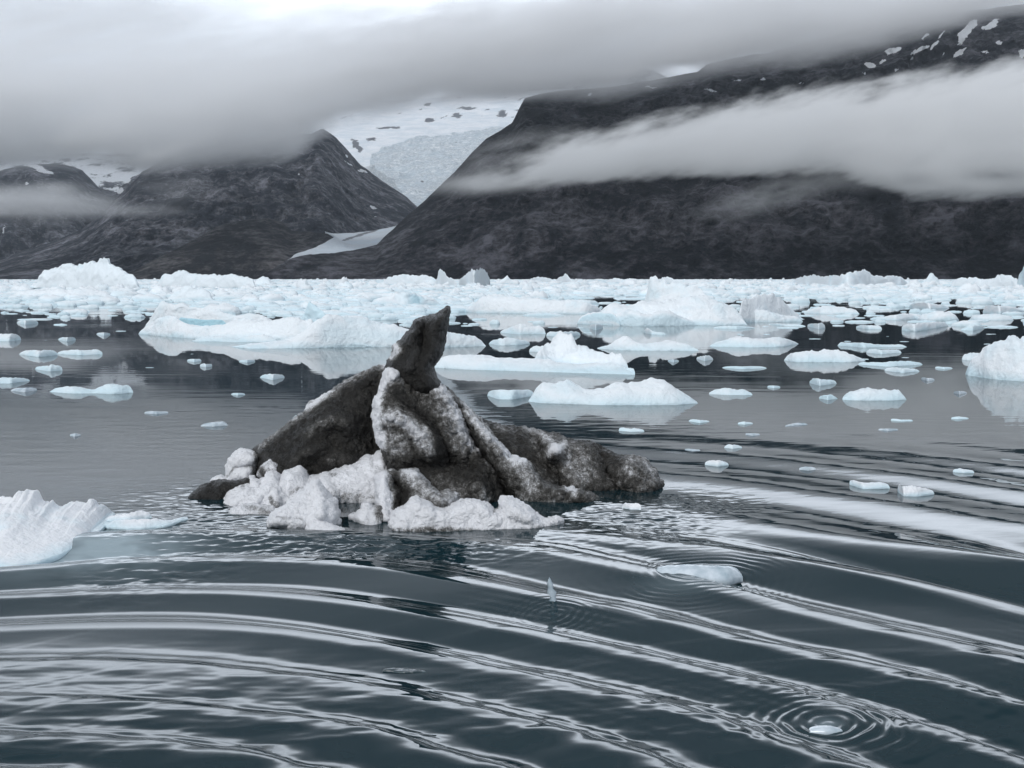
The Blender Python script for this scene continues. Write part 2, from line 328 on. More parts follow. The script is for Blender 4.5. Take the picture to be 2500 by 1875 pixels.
def water_height(x, yt):
    """wash rings spreading from the boat, ring ripples round two pieces of ice, chop round the dirty berg"""
    y = yt / KF
    wx = x + .55 * perlin(x * .22, y * .22, 1.5) + .05 * perlin(x * .9, y * .9, 7.7)
    wy = y + .60 * perlin(x * .20, y * .30, 9.5) + .06 * perlin(x * .7, y * 1.1, 3.1)
    r = np.hypot(wx + 2.9, wy + 2.6) - 1.35
    ph = lattice_phase(r)
    far = 1 - sstep(6.2, 8.2, y + .05 * x)
    mod = .78 + 1.5 * perlin(x * .20, y * .75, 21.0)
    lam = .21 + .19 * np.maximum(r - 5, 0)
    h = lam / (2 * np.pi) * np.clip(mod, .16, 1.25) * far * WAVE(ph + 2.6 * perlin(x * .16, y * .7, 4.4) + .6 * perlin(x * .5, y * .9, 14.4))
    # crossing train, mostly lower left
    r2 = np.hypot(wx - 5.5, wy + 2.5); ph2 = 2 * np.pi * r2 / .30
    h += .0022 * np.sin(ph2) * np.clip(.0 + 1.6 * perlin(x * .35, y * .35, 31.0), 0, 1) * (1 - sstep(4.0, 5.6, y))
    r4 = np.hypot(wx - 2.0, wy + 5.5); h += .022 / (2 * np.pi) * np.clip(.3 + 1.8 * perlin(x * .3, y * .4, 51.0), 0, 1) * WAVE(2 * np.pi * r4 / .27) * 6 * (1 - sstep(4.6, 6.4, y)) * .32
    # long low swell to the right (throws back the wide pale bands)
    h += .0115 * np.sin(2 * np.pi * r / 1.45 + .4) * sstep(4.9, 6.6, y) * (1 - sstep(8.5, 12.5, y)) * sstep(-1.2, 1.4, x)
    h += .0005 * np.sin(2 * np.pi * r / .075 + 5 * perlin(x * .5, y * .5, 2.2)) * sstep(.12, .5, perlin(x * .35, y * .8, 44.0) + .10) * (1 - sstep(5.5, 7.0, y))
    h += .0085 * fbm(x * 1.6, y * 6.5, 5.0, 3) * (1 - sstep(3.9, 5.4, y))
    def chop(px, py, sx, sy, a, kx=5.5, ky=13.0):
        return a * fbm(wx * kx, wy * ky, 11.0, 3) * spot(x, y, px, py, sx, sy)
    h += chop(480, 1290, .9, .75, .010) + chop(330, 1400, .55, .45, .010, 4, 9) + chop(1010, 1335, 1.6, .35, .007) + chop(1560, 1270, .7, .65, .012, 4, 9) + chop(1720, 1225, .6, .4, .005)
    h += chop(450, 1215, .9, .7, .006) + chop(820, 1330, .9, .3, .006)
    h += .0010 * fbm(x * 1.3, y * 5.0, 3.0, 3) * (1 - sstep(12, 24, y)) * sstep(5, 8, y)
    h = h * (1 - .55 * np.exp(-(np.hypot(x - (2041 - CX) / F * float(wd(1768)), yt - float(wd(1768))) / .5) ** 4)) * KF
    for px, py, lam_, a, rad in ((2041, 1768, .080, .0068, .42), (1718, 1405, .090, .0045, .60), (1350, 1500, .065, .0040, .26)):
        D = float(wd(py)); X = (px - CX) / F * D; dx, dy = x - X, yt - D
        q = np.hypot(dx, dy) + .11 * perlin(x * 1.9, yt * 1.9, px * .1) + .035 * perlin(x * 6, yt * 6, px * .1)
        h += a * np.sin(2 * np.pi * q / lam_) * np.exp(-(q / rad) ** 2) * sstep(.0, .05, q) * np.clip(.7 + 1.6 * perlin(x * 2.5, yt * 2.5, 5.), .1, 1.4)
    return h
def build_water():
    rr = [1.2]
    while rr[-1] < 24: rr.append(rr[-1] + (.05 if rr[-1] < 6.5 else (.017 if rr[-1] < 15 else .03)))
    while rr[-1] < 14000: rr.append(rr[-1] * 1.035)
    rr = np.array([.02, .6] + rr)
    fine = np.linspace(-.46, .46, 720)
    coarse = np.linspace(.46, 2 * np.pi - .46, 70)[1:-1]
    th = np.concatenate([fine, coarse])
    T, R = np.meshgrid(th, rr, indexing='ij')
    x = R * np.sin(T); y = R * np.cos(T)
    near = R < 42
    z = np.zeros_like(x); z[near] = water_height(x[near], y[near]) * (1 - sstep(32, 42, R[near])) * sstep(.8, 1.6, R[near])
    u = np.zeros_like(x)
    D = 6.75; 
    ys = y / KF; e = np.exp(-np.maximum(0, np.hypot((x + 4.0) / 1.15, (ys - 6.85) / .60) - .55) * 3.4); e = e * np.clip(.95 + .9 * fbm(x * 2.5, ys * 5, 8.0, 3), 0, 1)
    u = np.maximum(u, .75 * e)
    for px, py, sx, sy, a in ((1718, 1432, .42, .14, .20), (2041, 1768, .07, .05, .3), (330, 1300, .55, .10, .35)):
        u = np.maximum(u, a * spot(x, ys, px, py, sx, sy))
    V = np.stack([x, y, z], -1).reshape(-1, 3)
    Fq = grid_faces(len(th), len(rr), wrap=True, flip=True)
    o = mesh_obj('water', V, Fq, WATER, attrs={'under': u.ravel()}); tag(o, kind='structure'); return o
build_water()

# ------------------------------------------------------------------ mountains, glaciers
def poly(xs, pts):
    pts = np.array(pts, float); return np.stack([np.interp(xs, pts[:, 0], pts[:, i]) for i in range(1, pts.shape[1])], -1)
def massif(name, ridge, foot, mat, nu=420, nv=90, amp=70, seed=0.0, gully=1.0, back=1.0, snow=None, jag=5.0, lam=260., prof=1.15):
    """a mountain with a foot line, a ridge line and a back slope; relief from ridged noise"""
    ridge = np.array(ridge, float)
    xs = np.linspace(ridge[0, 0], ridge[-1, 0], nu)
    rp = poly(xs, ridge); py, D = rp[:, 0], rp[:, 1]
    py = py + jag * fbm(xs / 60.0, seed, 0 * xs, 5, .6) 
    X, Y, Z = at(xs, py, D)
    fp = poly(xs, foot); fx = (xs - CX) / F * fp[:, 0]; fy = fp[:, 0]; fz = fp[:, 1] if fp.shape[1] > 1 else np.full(nu, -8.)
    v = np.linspace(0, 1, nv)[None, :]
    g = v ** prof
    x = fx[:, None] + (X - fx)[:, None] * v; y = fy[:, None] + (Y - fy)[:, None] * v; z = fz[:, None] + (Z - fz)[:, None] * g
    env = np.sin(np.pi * np.clip(v, 0, 1)) ** .7 * np.clip((Z - fz)[:, None] / 500, .15, 1.4)
    n = ridged(x / lam + seed, y / lam / 1.5, z / (lam * 2.2), 5, .55) * gully + .8 * fbm(x / 420, y / 420, z / 420 + seed, 5)
    n = n + .75 * ridged(x / (lam * .33) + seed, y / (lam * .5), z / (lam * .5), 4, .6)
    y = y - .8 * amp * env * n * 1.6; z = z + .8 * amp * env * .30 * n
    z = np.maximum(z, -8)
    vb = np.linspace(0, 1, 12)[None, 1:]
    xb = X[:, None] + 0 * vb; yb = Y[:, None] + vb * (Z[:, None] + 8) * 1.4 * back + 10; zb = Z[:, None] + vb * (-8 - Z[:, None])
    x = np.concatenate([x, xb], 1); y = np.concatenate([y, yb], 1); z = np.concatenate([z, zb], 1)
    sn = np.zeros_like(x)
    if snow is not None: sn = snow(x, y, z)
    o = mesh_obj(name, np.stack([x, y, z], -1).reshape(-1, 3), grid_faces(nu, nv + 11), mat, attrs={'snow': sn.ravel()})
    return o
def proj(x, y, z):
    """source pixel of a world point, used only to say where snow lies on a slope when it is laid out"""
    c, s = math.cos(PITCH), math.sin(PITCH); dz = z - H
    zc = y * c - dz * s; yc = y * s + dz * c
    return CX + F * x / zc, CY - F * yc / zc
def patches(lst):
    def f(x, y, z):
        px, py = proj(x, y, z); s = np.zeros_like(x)
        px, py = px + 9 * fbm(px / 16, py / 9, 3.3, 4, .6) + 14 * fbm(px / 45, py / 30, 8.3, 2), py + 6 * fbm(px / 14, py / 8, 7.7, 4, .6)
        for a, b, rx, ry, ang in lst:
            c, q = math.cos(math.radians(ang)), math.sin(math.radians(ang))
            u = (px - a) * c + (py - b) * q; v = -(px - a) * q + (py - b) * c
            s = np.maximum(s, .95 * np.exp(-(u / rx) ** 2 - (v / ry) ** 2))
        return s
    return f
M1 = [(600, 681, 2500), (640, 672, 2520), (706, 632, 2600), (752, 621, 2640), (819, 616, 2680), (865, 610, 2740), (921, 596, 2800), (961, 559, 2850), (995, 525, 2900), (1040, 486, 2950),
      (1074, 455, 3000), (1108, 421, 3050), (1147, 379, 3100), (1187, 339, 3150), (1221, 319, 3180), (1250, 300, 3200), (1267, 266, 3240), (1281, 240, 3280), (1320, 230, 3320),
      (1363, 223, 3360), (1487, 213, 3420), (1583, 196, 3470), (1623, 191, 3480), (1702, 176, 3500), (1725, 158, 3520), (1792, 141, 3560), (1871, 130, 3600), (1985, 100, 3680),
      (2098, 70, 3760), (2211, 45, 3840), (2380, 25, 3950), (2500, 10, 4000), (2900, -20, 4200), (3300, 60, 4400)]
o = massif('mountain', M1, [(600, 2480, -8), (1000, 2400, -8), (1600, 2300, -8), (2500, 2250, -8), (3300, 2200, -8)], ROCK_R, nu=900, nv=150, amp=62, seed=3.3, lam=240,
           snow=patches([(2118, 158, 20, 9, 10), (2180, 124, 28, 9, -10), (2243, 122, 34, 7, -25), (2280, 112, 20, 5, -50), (2358, 80, 48, 11, -58), (2340, 128, 26, 8, -40), (2300, 85, 15, 5, -50), (2192, 170, 9, 5, 0), (2440, 105, 10, 6, -20), (2150, 150, 12, 5, -35), (2262, 88, 14, 5, -55), (2225, 142, 10, 4, -40), (2375, 60, 10, 16, 30), (2310, 132, 8, 3, -50), (2405, 128, 12, 3, 10), (1960, 205, 10, 3, 0), (2105, 180, 7, 3, 20), (1590, 212, 18, 2, 8), (1800, 196, 10, 2, -10),
                         (2495, 130, 14, 14, 0), (1866, 194, 12, 4, 0), (1730, 220, 22, 3, 10), (2010, 40, 10, 4, 0), (2420, 60, 30, 8, -30), (1445, 230, 8, 5, -20)]), prof=1.12)
tag(o, kind='structure')
M2 = [(-700, 560, 4600), (-300, 600, 4400), (-60, 650, 4300), (0, 636, 4300), (60, 610, 4330), (130, 590, 4360), (200, 560, 4400), (250, 520, 4450), (277, 492, 4500), (316, 452, 4560), (350, 418, 4600), (395, 395, 4700), (480, 365, 4800), (560, 345, 4900), (620, 335, 4950),
      (700, 330, 5000), (760, 326, 5050), (788, 314, 5080), (820, 336, 5080), (848, 366, 5080), (880, 402, 5060), (905, 420, 5050), (950, 452, 5000), (992, 480, 4950), (1017, 503, 4900), (1040, 520, 4850), (1100, 600, 4700)]
o = massif('mountain', M2, [(-700, 3300, -8), (0, 3250, -8), (500, 3250, -8), (800, 3300, 12), (900, 3800, 93), (983, 4200, 160), (1100, 4400, 185)], ROCK_L, nu=420, nv=120, amp=85, seed=9.1, lam=330,
           snow=patches([(885, 417, 9, 5, 30), (910, 505, 12, 3, 35), (850, 380, 10, 3, 40), (852, 400, 16, 3, 50), (722, 425, 6, 3, 40), (300, 460, 20, 6, -60), (920, 530, 8, 2, 20)]), prof=1.3)
tag(o, kind='structure')
M3 = [(240, 690, 2900), (305, 672, 2950), (395, 625, 3050), (480, 582, 3150), (530, 553, 3230), (560, 545, 3260), (600, 536, 3280), (650, 534, 3300), (690, 540, 3320), (706, 560, 3300), (760, 566, 3250), (800, 575, 3200), (815, 585, 3150), (790, 596, 3100), (830, 600, 3050), (900, 650, 2950)]
M3 = [(240, 690, 2900), (305, 672, 2950), (395, 625, 3050), (480, 582, 3150), (530, 553, 3230), (560, 543, 3260), (600, 536, 3280), (650, 534, 3300), (690, 542, 3320), (712, 562, 3300), (760, 566, 3250), (800, 570, 3200), (818, 580, 3180), (780, 600, 3150)]
M3 = [p for p in M3 if p[0] != 780] + [(826, 596, 3150), (840, 640, 3100), (850, 680, 3050)]
o = massif('hill', M3, [(240, 2780, -8), (850, 2780, -8)], ROCK_H, nu=240, nv=60, amp=40, seed=14.7, lam=170, jag=3)
tag(o, kind='structure')
M4 = [(-600, 430, 7000), (-200, 405, 7000), (0, 418, 7000), (50, 402, 7000), (110, 400, 7000), (150, 400, 7050), (200, 415, 7050), (240, 455, 7000), (285, 470, 7000), (330, 430, 7300), (420, 380, 7500), (520, 380, 7600)]
o = massif('mountain', M4, [(-600, 5600, -8), (520, 5600, -8)], ROCK_L, nu=260, nv=70, amp=120, seed=21.7, lam=420,
           snow=patches([(85, 408, 34, 7, 15), (110, 420, 26, 5, 5), (235, 445, 20, 6, 35), (150, 398, 12, 3, 0), (300, 440, 22, 12, 0), (330, 425, 20, 5, -30), (68, 445, 3, 14, 5), (10, 560, 3, 18, -20), (290, 465, 15, 9, -20)]), prof=1.2)
tag(o, kind='structure')
M6 = [(-900, 380, 11000), (-300, 372, 11000), (60, 385, 11000), (200, 374, 11200), (330, 376, 11200), (450, 340, 11400), (620, 300, 11500), (760, 280, 11500), (900, 262, 11500), (1010, 250, 11500), (1100, 242, 11500), (1200, 236, 11500), (1300, 215, 11500),
      (1590, 170, 11500), (1640, 192, 11500), (1700, 200, 11500), (1800, 190, 11500), (2400, 240, 11500)]

def ice_sheet(name, left, right, mat, nu=120, nv=60, rough=20, seed=0, rock=None):
    """glacier surface between two edge lines given low to high (px, py, D), with its bed below"""
    s = np.linspace(0, 1, nv)
    def line(p):
        p = np.array(p, float); d = np.concatenate([[0], np.cumsum(np.hypot(np.diff(p[:, 0]), np.diff(p[:, 1])))]); d /= d[-1]
        return [np.interp(s, d, p[:, i]) for i in range(3)]
    A, B = line(left), line(right); t = np.linspace(0, 1, nu)[:, None]
    px = A[0] + (B[0] - A[0]) * t; py = A[1] + (B[1] - A[1]) * t; D = A[2] + (B[2] - A[2]) * t
    px = px + 14 * (2 * np.abs(t - .5)) ** 2 * fbm(s[None, :] * 7, seed, t * 2, 4, .6); x, y, z = at(px, py, D); z = z + rough * fbm(x / 160, y / 220, z / 60 + seed, 5, .6)
    rk = rock(px, py) if rock is not None else np.zeros_like(x)
    top = np.stack([x, y, z], -1).reshape(-1, 3); bot = top.copy(); bot[:, 2] -= 160; bot[:, 1] += 120
    n = len(top); f = grid_faces(nu, nv)
    edge = [(i * nv, (i + 1) * nv) for i in range(nu - 1)] + [((i + 1) * nv + nv - 1, i * nv + nv - 1) for i in range(nu - 1)] + [(j + 1, j) for j in range(nv - 1)] + [((nu - 1) * nv + j, (nu - 1) * nv + j + 1) for j in range(nv - 1)]
    sk = np.array([(b, a, a + n, b + n) for a, b in edge])
    o = mesh_obj(name, np.concatenate([top, bot]), np.concatenate([f, f[:, ::-1] + n, sk]), mat, attrs={'rock': np.concatenate([rk.ravel(), rk.ravel() * 0])}); tag(o, kind='structure'); return o
def moraine(px, py):
    c = 605 - .32 * (px - 830) - .0006 * (px - 830) ** 2
    return .72 * np.exp(-((py - (592 - (px - 820) * .30)) / 5.0) ** 2) * sstep(800, 850, px) * (1 - sstep(905, 960, px))
ice_sheet('glacier', [(700, 634, 2640), (740, 614, 2800), (790, 594, 2950), (819, 578, 3150), (797, 567, 3600), (790, 560, 3900), (860, 550, 4500), (983, 539, 5200)],
          [(760, 636, 2660), (900, 620, 2850), (960, 592, 3100), (1000, 562, 3600), (1005, 555, 3800), (1010, 550, 4100), (1020, 545, 4600), (1030, 535, 5200)], GL_TONGUE, rough=4, seed=3, rock=moraine)
def fall_rock(px, py):
    px, py = px + 5 * fbm(px / 12, py / 9, 3.3, 3), py + 4 * fbm(px / 12, py / 8, 7.7, 3)
    return .50 * sstep(.25, .5, fbm(px / 20, py / 12, 9.4, 4, .6)) + 1.0 * np.exp(-((px - 1031) / 6) ** 2 - ((py - 446) / 5) ** 2) + .55 * np.exp(-((px - 1000) / 12) ** 2 - ((py - 515) / 14) ** 2)
ice_sheet('glacier', [(985, 545, 5500), (1000, 500, 5600), (960, 440, 6100), (900, 400, 6600), (905, 375, 7000), (960, 350, 7500), (1080, 326, 7900)],
          [(1040, 545, 5500), (1060, 500, 5600), (1140, 420, 6100), (1200, 380, 6600), (1230, 340, 7000), (1250, 318, 7500), (1290, 306, 7900)], GL_FALL, nu=260, nv=200, rough=42, seed=8, rock=fall_rock)
def snow_rock(px, py):
    s = .75 * sstep(.18, .42, fbm(px / 34, (py + .2 * px) / 6.5, 4.4, 4, .6)) * sstep(300, 285, py + .12 * (px - 900) * 0)
    px, py = px + 16 * fbm(px / 22, py / 7, 3.3, 4, .6), py + 5 * fbm(px / 18, py / 7, 7.7, 4, .6)
    for a, b, rx, ry, g in ((1047, 294, 16, 5, 0), (870, 356, 12, 22, -.5), (1117, 282, 12, 8, 0), (1225, 278, 16, 9, 0), (1140, 264, 30, 4, 0), (950, 312, 40, 3, 0), (905, 340, 20, 4, 0)):
        s = np.maximum(s, np.exp(-((px - a + (py - b) * g) / rx) ** 2 - ((py - b) / ry) ** 2))
    return s
ice_sheet('snowfield', [(870, 410, 6900), (850, 372, 7300), (815, 330, 7900), (760, 290, 9000), (740, 262, 9800)],
          [(1210, 345, 7300), (1300, 315, 7900), (1340, 300, 8200), (1360, 260, 9000), (1400, 215, 9800)], GL_SNOW, nu=140, nv=80, rough=16, seed=12, rock=snow_rock)
o = massif('mountain', M6, [(-900, 9000, 185), (2400, 9000, 185)], ROCK_L, snow=lambda x, y, z: .60 + .45 * fbm(x / 260, y / 200, z / 60, 4, .6), nu=220, nv=40, amp=60, seed=31.7, lam=600, prof=1.0, jag=6); tag(o, kind='structure')

# ------------------------------------------------------------------ clouds: closed bodies of even mist whose thickness fades to nothing at the rim
def cloud(name, label, x0, x1, y0, y1, D, tfun, mat, nu=150, nv=110, cat='cloud'):
    px, py = np.meshgrid(np.linspace(x0, x1, nu), np.linspace(y0, y1, nv), indexing='ij')
    t = np.maximum(tfun(px, py), 0)
    t[0, :] = t[-1, :] = 0; t[:, 0] = t[:, -1] = 0
    Dm = D(px, py) if callable(D) else D + 0 * px
    a = np.stack(at(px, py, Dm - t * .5), -1).reshape(-1, 3); b = np.stack(at(px, py, Dm + t * .5 + .02), -1).reshape(-1, 3)
    f = grid_faces(nu, nv); keep = (t.ravel()[f] > 0).any(1); f = f[keep]; n = nu * nv
    # rim edges are used by one kept face only: close them
    e = np.concatenate([f[:, [0, 1]], f[:, [1, 2]], f[:, [2, 3]], f[:, [3, 0]]]); es = np.sort(e, 1)
    _, idx, cnt = np.unique(es, axis=0, return_index=True, return_counts=True); rim = e[idx[cnt == 1]]
    side = np.stack([rim[:, 1], rim[:, 0], rim[:, 0] + n, rim[:, 1] + n], -1)
    V = np.concatenate([a, b]); Q = np.concatenate([f, f[:, ::-1] + n, side])
    used = np.unique(Q); m = np.full(len(V), -1); m[used] = np.arange(len(used))
    o = mesh_obj(name, V[used], outward(V[used], m[Q]), mat, smooth=False); tag(o, label, cat, kind='stuff'); return o
def line(px, pts): p = np.array(pts, float); return np.interp(px, p[:, 0], p[:, 1])
def cn(px, py, s, seed, st=3.5, sl=-.2, o=5): return fbm(px / (s * st), (py - sl * px) / s, seed + 0 * px, o, .55)

FOG_D = mat_volume('cloud_mist', .011, (.990, .993, .998), .1)
FOG_B = mat_volume('fog_mist', .014, (1, 1, 1), .2)
FOG_C = mat_volume('fog_mist_thin', .010, (1, 1, 1), .2)
def t_deck(px, py):
    low = line(px, [(-600, 400), (0, 402), (100, 392), (200, 385), (350, 385), (480, 370), (620, 352), (700, 345), (790, 325), (830, 305), (900, 298), (960, 288), (1070, 255), (1180, 238), (1280, 226), (1360, 218), (1480, 205), (1600, 188), (1650, 172), (1720, 160), (1800, 140), (1985, 118), (2100, 95), (2200, 65), (2350, 30), (2500, 5), (2900, -60)])
    up = line(px, [(-600, 180), (0, 240), (300, 260), (560, 250), (780, 215), (960, 150), (1150, 90), (1400, 20), (1700, -60), (2900, -300)])
    s = low + 36 + 26 * (1 - sstep(700, 790, px)) * sstep(200, 420, px) - 6 * (1 - sstep(160, 400, px)) + 14 * sstep(1300, 1500, px) - 26 * np.exp(-((px - 960) / 130) ** 2) - py + 12 * cn(px, py, 60, 3.0) + 22 * cn(px, py, 150, 8.0)
    upf = 1 - sstep(-10, 170, up - py + 30 * cn(px, py, 90, 5.))
    t = 400 * sstep(-14, 84, s) ** 1.7 * sstep(-110, 60, py) * (.30 * sstep(-140, 60, py) + .80 * upf) 
    t = t * np.clip(1 + .95 * cn(px, py, 100, 14.) + .45 * cn(px, py, 34, 19., 5.), .25, 2)
    t = t * (1 - .75 * np.exp(-((px - 1672) / 75) ** 2 - ((py - 172) / 22) ** 2)) 
    return (t - 4) * sstep(-500, -300, px + 0) * (1 - sstep(2750, 2890, px)) * sstep(-300, -180, py)
cloud('cloud', 'long grey cloud deck lying over the mountain tops', -560, 2900, -320, 470, 2950, t_deck, FOG_D, 420, 190)
def t_band(px, py):
    up = line(px, [(900, 470), (1100, 430), (1170, 420), (1250, 400), (1310, 370), (1400, 330), (1520, 292), (1700, 258), (1870, 228), (2000, 205), (2100, 190), (2300, 165), (2500, 140), (3000, 80)])
    lo = line(px, [(900, 480), (1080, 470), (1180, 470), (1300, 464), (1420, 455), (1600, 445), (1750, 438), (1900, 432), (2050, 430), (2150, 470), (2220, 492), (2500, 488), (3000, 480)])
    n1 = cn(px, py, 46, 1.7, 3.0, -.28); n2 = cn(px, py, 120, 6.7, 3.0, -.2)
    n3 = cn(px, py, 17, 11.7, 4.0, -.3, 4); a = sstep(-22, 95, py - up + 30 * n1 + 30 * n2 + 14 * n3); b = sstep(-6, 44, lo - py + 12 * n1 + 8 * n2 + 7 * n3)
    t = 330 * a ** 1.25 * b ** 1.3 * sstep(1080, 1420, px + 60 * n2) ** .8 * np.clip(1 + .55 * n2 + .45 * n1, .3, 2)
    # thin veil hanging over the dark face below right
    v = 42 * np.exp(-((px - 1900) / 150) ** 2 - ((py - 470 + .25 * (px - 1900)) / 34) ** 2) * np.clip(.8 + 1.4 * n1, 0, 2)
    v = v + 30 * np.exp(-((px - 2120) / 120) ** 2 - ((py - 430) / 30) ** 2)
    v2 = 34 * np.exp(-((px - 1270) / 130) ** 2 - ((py - 365 + .22 * (px - 1270)) / 34) ** 2) * np.clip(.8 + 1.6 * n1, 0, 2)
    v3 = 90 * np.exp(-((px - 1190) / 110) ** 2 - ((py - 448 + .06 * (px - 1190)) / 19) ** 2) * np.clip(1 + .8 * n1, 0, 2)
    hole = 1 - .75 * np.exp(-((px - 2440) / 75) ** 2 - ((py - 428) / 16) ** 2) - .5 * np.exp(-((px - 2230) / 60) ** 2 - ((py - 440) / 16) ** 2)
    return (t * hole + v + v2 + v3 - 2.5) * (1 - sstep(2850, 2980, px))
cloud('fog_bank', 'pale band of fog slanting across the dark face of the right mountain', 900, 3000, 60, 560, 2080, t_band, FOG_B, 420, 200, 'fog')
def t_left(px, py):
    n1 = cn(px, py, 30, 2.2, 3.0, .05); n2 = cn(px, py, 80, 7.7, 3.0, 0)
    t = 150 * np.exp(-np.abs((py - 502) / 24) ** 2.6) * (1 - sstep(150, 330, px + 20 * n2)) * (1 + .5 * n1)
    t = t + 80 * np.exp(-np.abs((py - 478) / 22) ** 2.2) * (1 - sstep(60, 210, px)) * (1 + .6 * n1)
    t = t + 60 * np.exp(-((px - 140) / 52) ** 2 - ((py - 462) / 16) ** 2)
    t = t + 46 * np.exp(-((px - 330) / 90) ** 2 - ((py - 515) / 13) ** 2) * (1 + n1) + 16 * np.exp(-((px - 420) / 90) ** 2 - ((py - 455) / 40) ** 2) * (1 + 1.2 * n1)
    t = t + 30 * np.exp(-((px - 40) / 200) ** 2 - ((py - 545) / 12) ** 2) * np.clip(.4 + n1, 0, 2)
    return (t - 2) * sstep(-500, -380, px)
cloud('fog_bank', 'low streak of white fog in front of the far snowy hills at the left edge', -520, 640, 400, 590, 3500, t_left, FOG_C, 260, 90, 'fog')

# even air over the whole fjord
def haze():
    x0, x1, y0, y1, z0, z1 = -9000, 9500, -600, 12400, -10, 3400
    V = [(x, y, z) for x in (x0, x1) for y in (y0, y1) for z in (z0, z1)]
    Q = [(0, 1, 3, 2), (4, 6, 7, 5), (0, 4, 5, 1), (2, 3, 7, 6), (0, 2, 6, 4), (1, 5, 7, 3)]
    o = mesh_obj('haze', V, outward(V, Q), mat_volume('air', 2.3e-5, (.84, .92, 1.0), .3), smooth=False); tag(o, kind='stuff')
haze()
#@@OBJECTS
# ------------------------------------------------------------------ the dirty berg: solid pieces cut out of a field and skinned (surface nets)
def surface_nets(Fl):
    S = Fl < 0; nx, ny, nz = Fl.shape
    cor = [(a, b, c) for a in (0, 1) for b in (0, 1) for c in (0, 1)]
    cnt = sum(S[a:nx - 1 + a, b:ny - 1 + b, c:nz - 1 + c].astype(np.int8) for a, b, c in cor)
    act = (cnt > 0) & (cnt < 8); I = np.argwhere(act); idx = np.full(act.shape, -1, np.int64); idx[act] = np.arange(len(I))
    P = np.zeros((len(I), 3)); K = np.zeros(len(I))
    for i, a in enumerate(cor):
        for b in cor[i + 1:]:
            if sum(abs(p - q) for p, q in zip(a, b)) != 1: continue
            fa = Fl[I[:, 0] + a[0], I[:, 1] + a[1], I[:, 2] + a[2]]; fb = Fl[I[:, 0] + b[0], I[:, 1] + b[1], I[:, 2] + b[2]]
            m = (fa < 0) != (fb < 0); t = np.where(m, fa / np.where(m, fa - fb, 1), 0)
            P += np.where(m[:, None], np.array(a) + t[:, None] * (np.array(b) - np.array(a)), 0); K += m
    P = P / K[:, None] + I
    Q = []
    for ax in range(3):
        A = [slice(None)] * 3; B = [slice(None)] * 3; A[ax] = slice(0, -1); B[ax] = slice(1, None)
        c = S[tuple(A)] != S[tuple(B)]; s0 = S[tuple(A)]
        J = np.argwhere(c); o1, o2 = [(1, 2), (2, 0), (0, 1)][ax]
        J = J[(J[:, o1] > 0) & (J[:, o2] > 0) & (J[:, o1] < act.shape[o1]) & (J[:, o2] < act.shape[o2])]
        def cell(d1, d2):
            k = J.copy(); k[:, o1] -= d1; k[:, o2] -= d2; return idx[k[:, 0], k[:, 1], k[:, 2]]
        q = np.stack([cell(1, 1), cell(0, 1), cell(0, 0), cell(1, 0)], -1)
        fl = s0[J[:, 0], J[:, 1], J[:, 2]]; q[~fl] = q[~fl][:, ::-1]; Q.append(q)
    return P, np.concatenate(Q)
def polysdf(x, y, pts):
    p = np.array(pts, float); q = np.roll(p, -1, 0); d = np.full(x.shape, 1e9); ins = np.zeros(x.shape, bool)
    for (ax, ay), (bx, by) in zip(p, q):
        ex, ey = bx - ax, by - ay; t = np.clip(((x - ax) * ex + (y - ay) * ey) / max(ex * ex + ey * ey, 1e-9), 0, 1)
        d = np.minimum(d, np.hypot(x - ax - t * ex, y - ay - t * ey))
        if ay != by:
            c = ((ay > y) != (by > y)) & (x < ex * (y - ay) / ey + ax); ins ^= c
    return np.where(ins, -d, d)
def linedist(x, y, pts):
    p = np.array(pts, float); d = np.full(x.shape, 1e9)
    for (ax, ay), (bx, by) in zip(p[:-1], p[1:]):
        ex, ey = bx - ax, by - ay; t = np.clip(((x - ax) * ex + (y - ay) * ey) / max(ex * ex + ey * ey, 1e-9), 0, 1)
        d = np.minimum(d, np.hypot(x - ax - t * ex, y - ay - t * ey))
    return d
C1 = lambda pts: [(400 + x / 1.7015, 720 + y / 1.7015) for x, y in pts]
D1 = lambda pts: [(440 + x / 3.687, 1080 + y / 3.687) for x, y in pts]
D2 = lambda pts: [(900 + x / 2.86, 740 + y / 2.86) for x, y in pts]
D3 = lambda pts: [(1200 + x / 4.424, 1000 + y / 4.424) for x, y in pts]
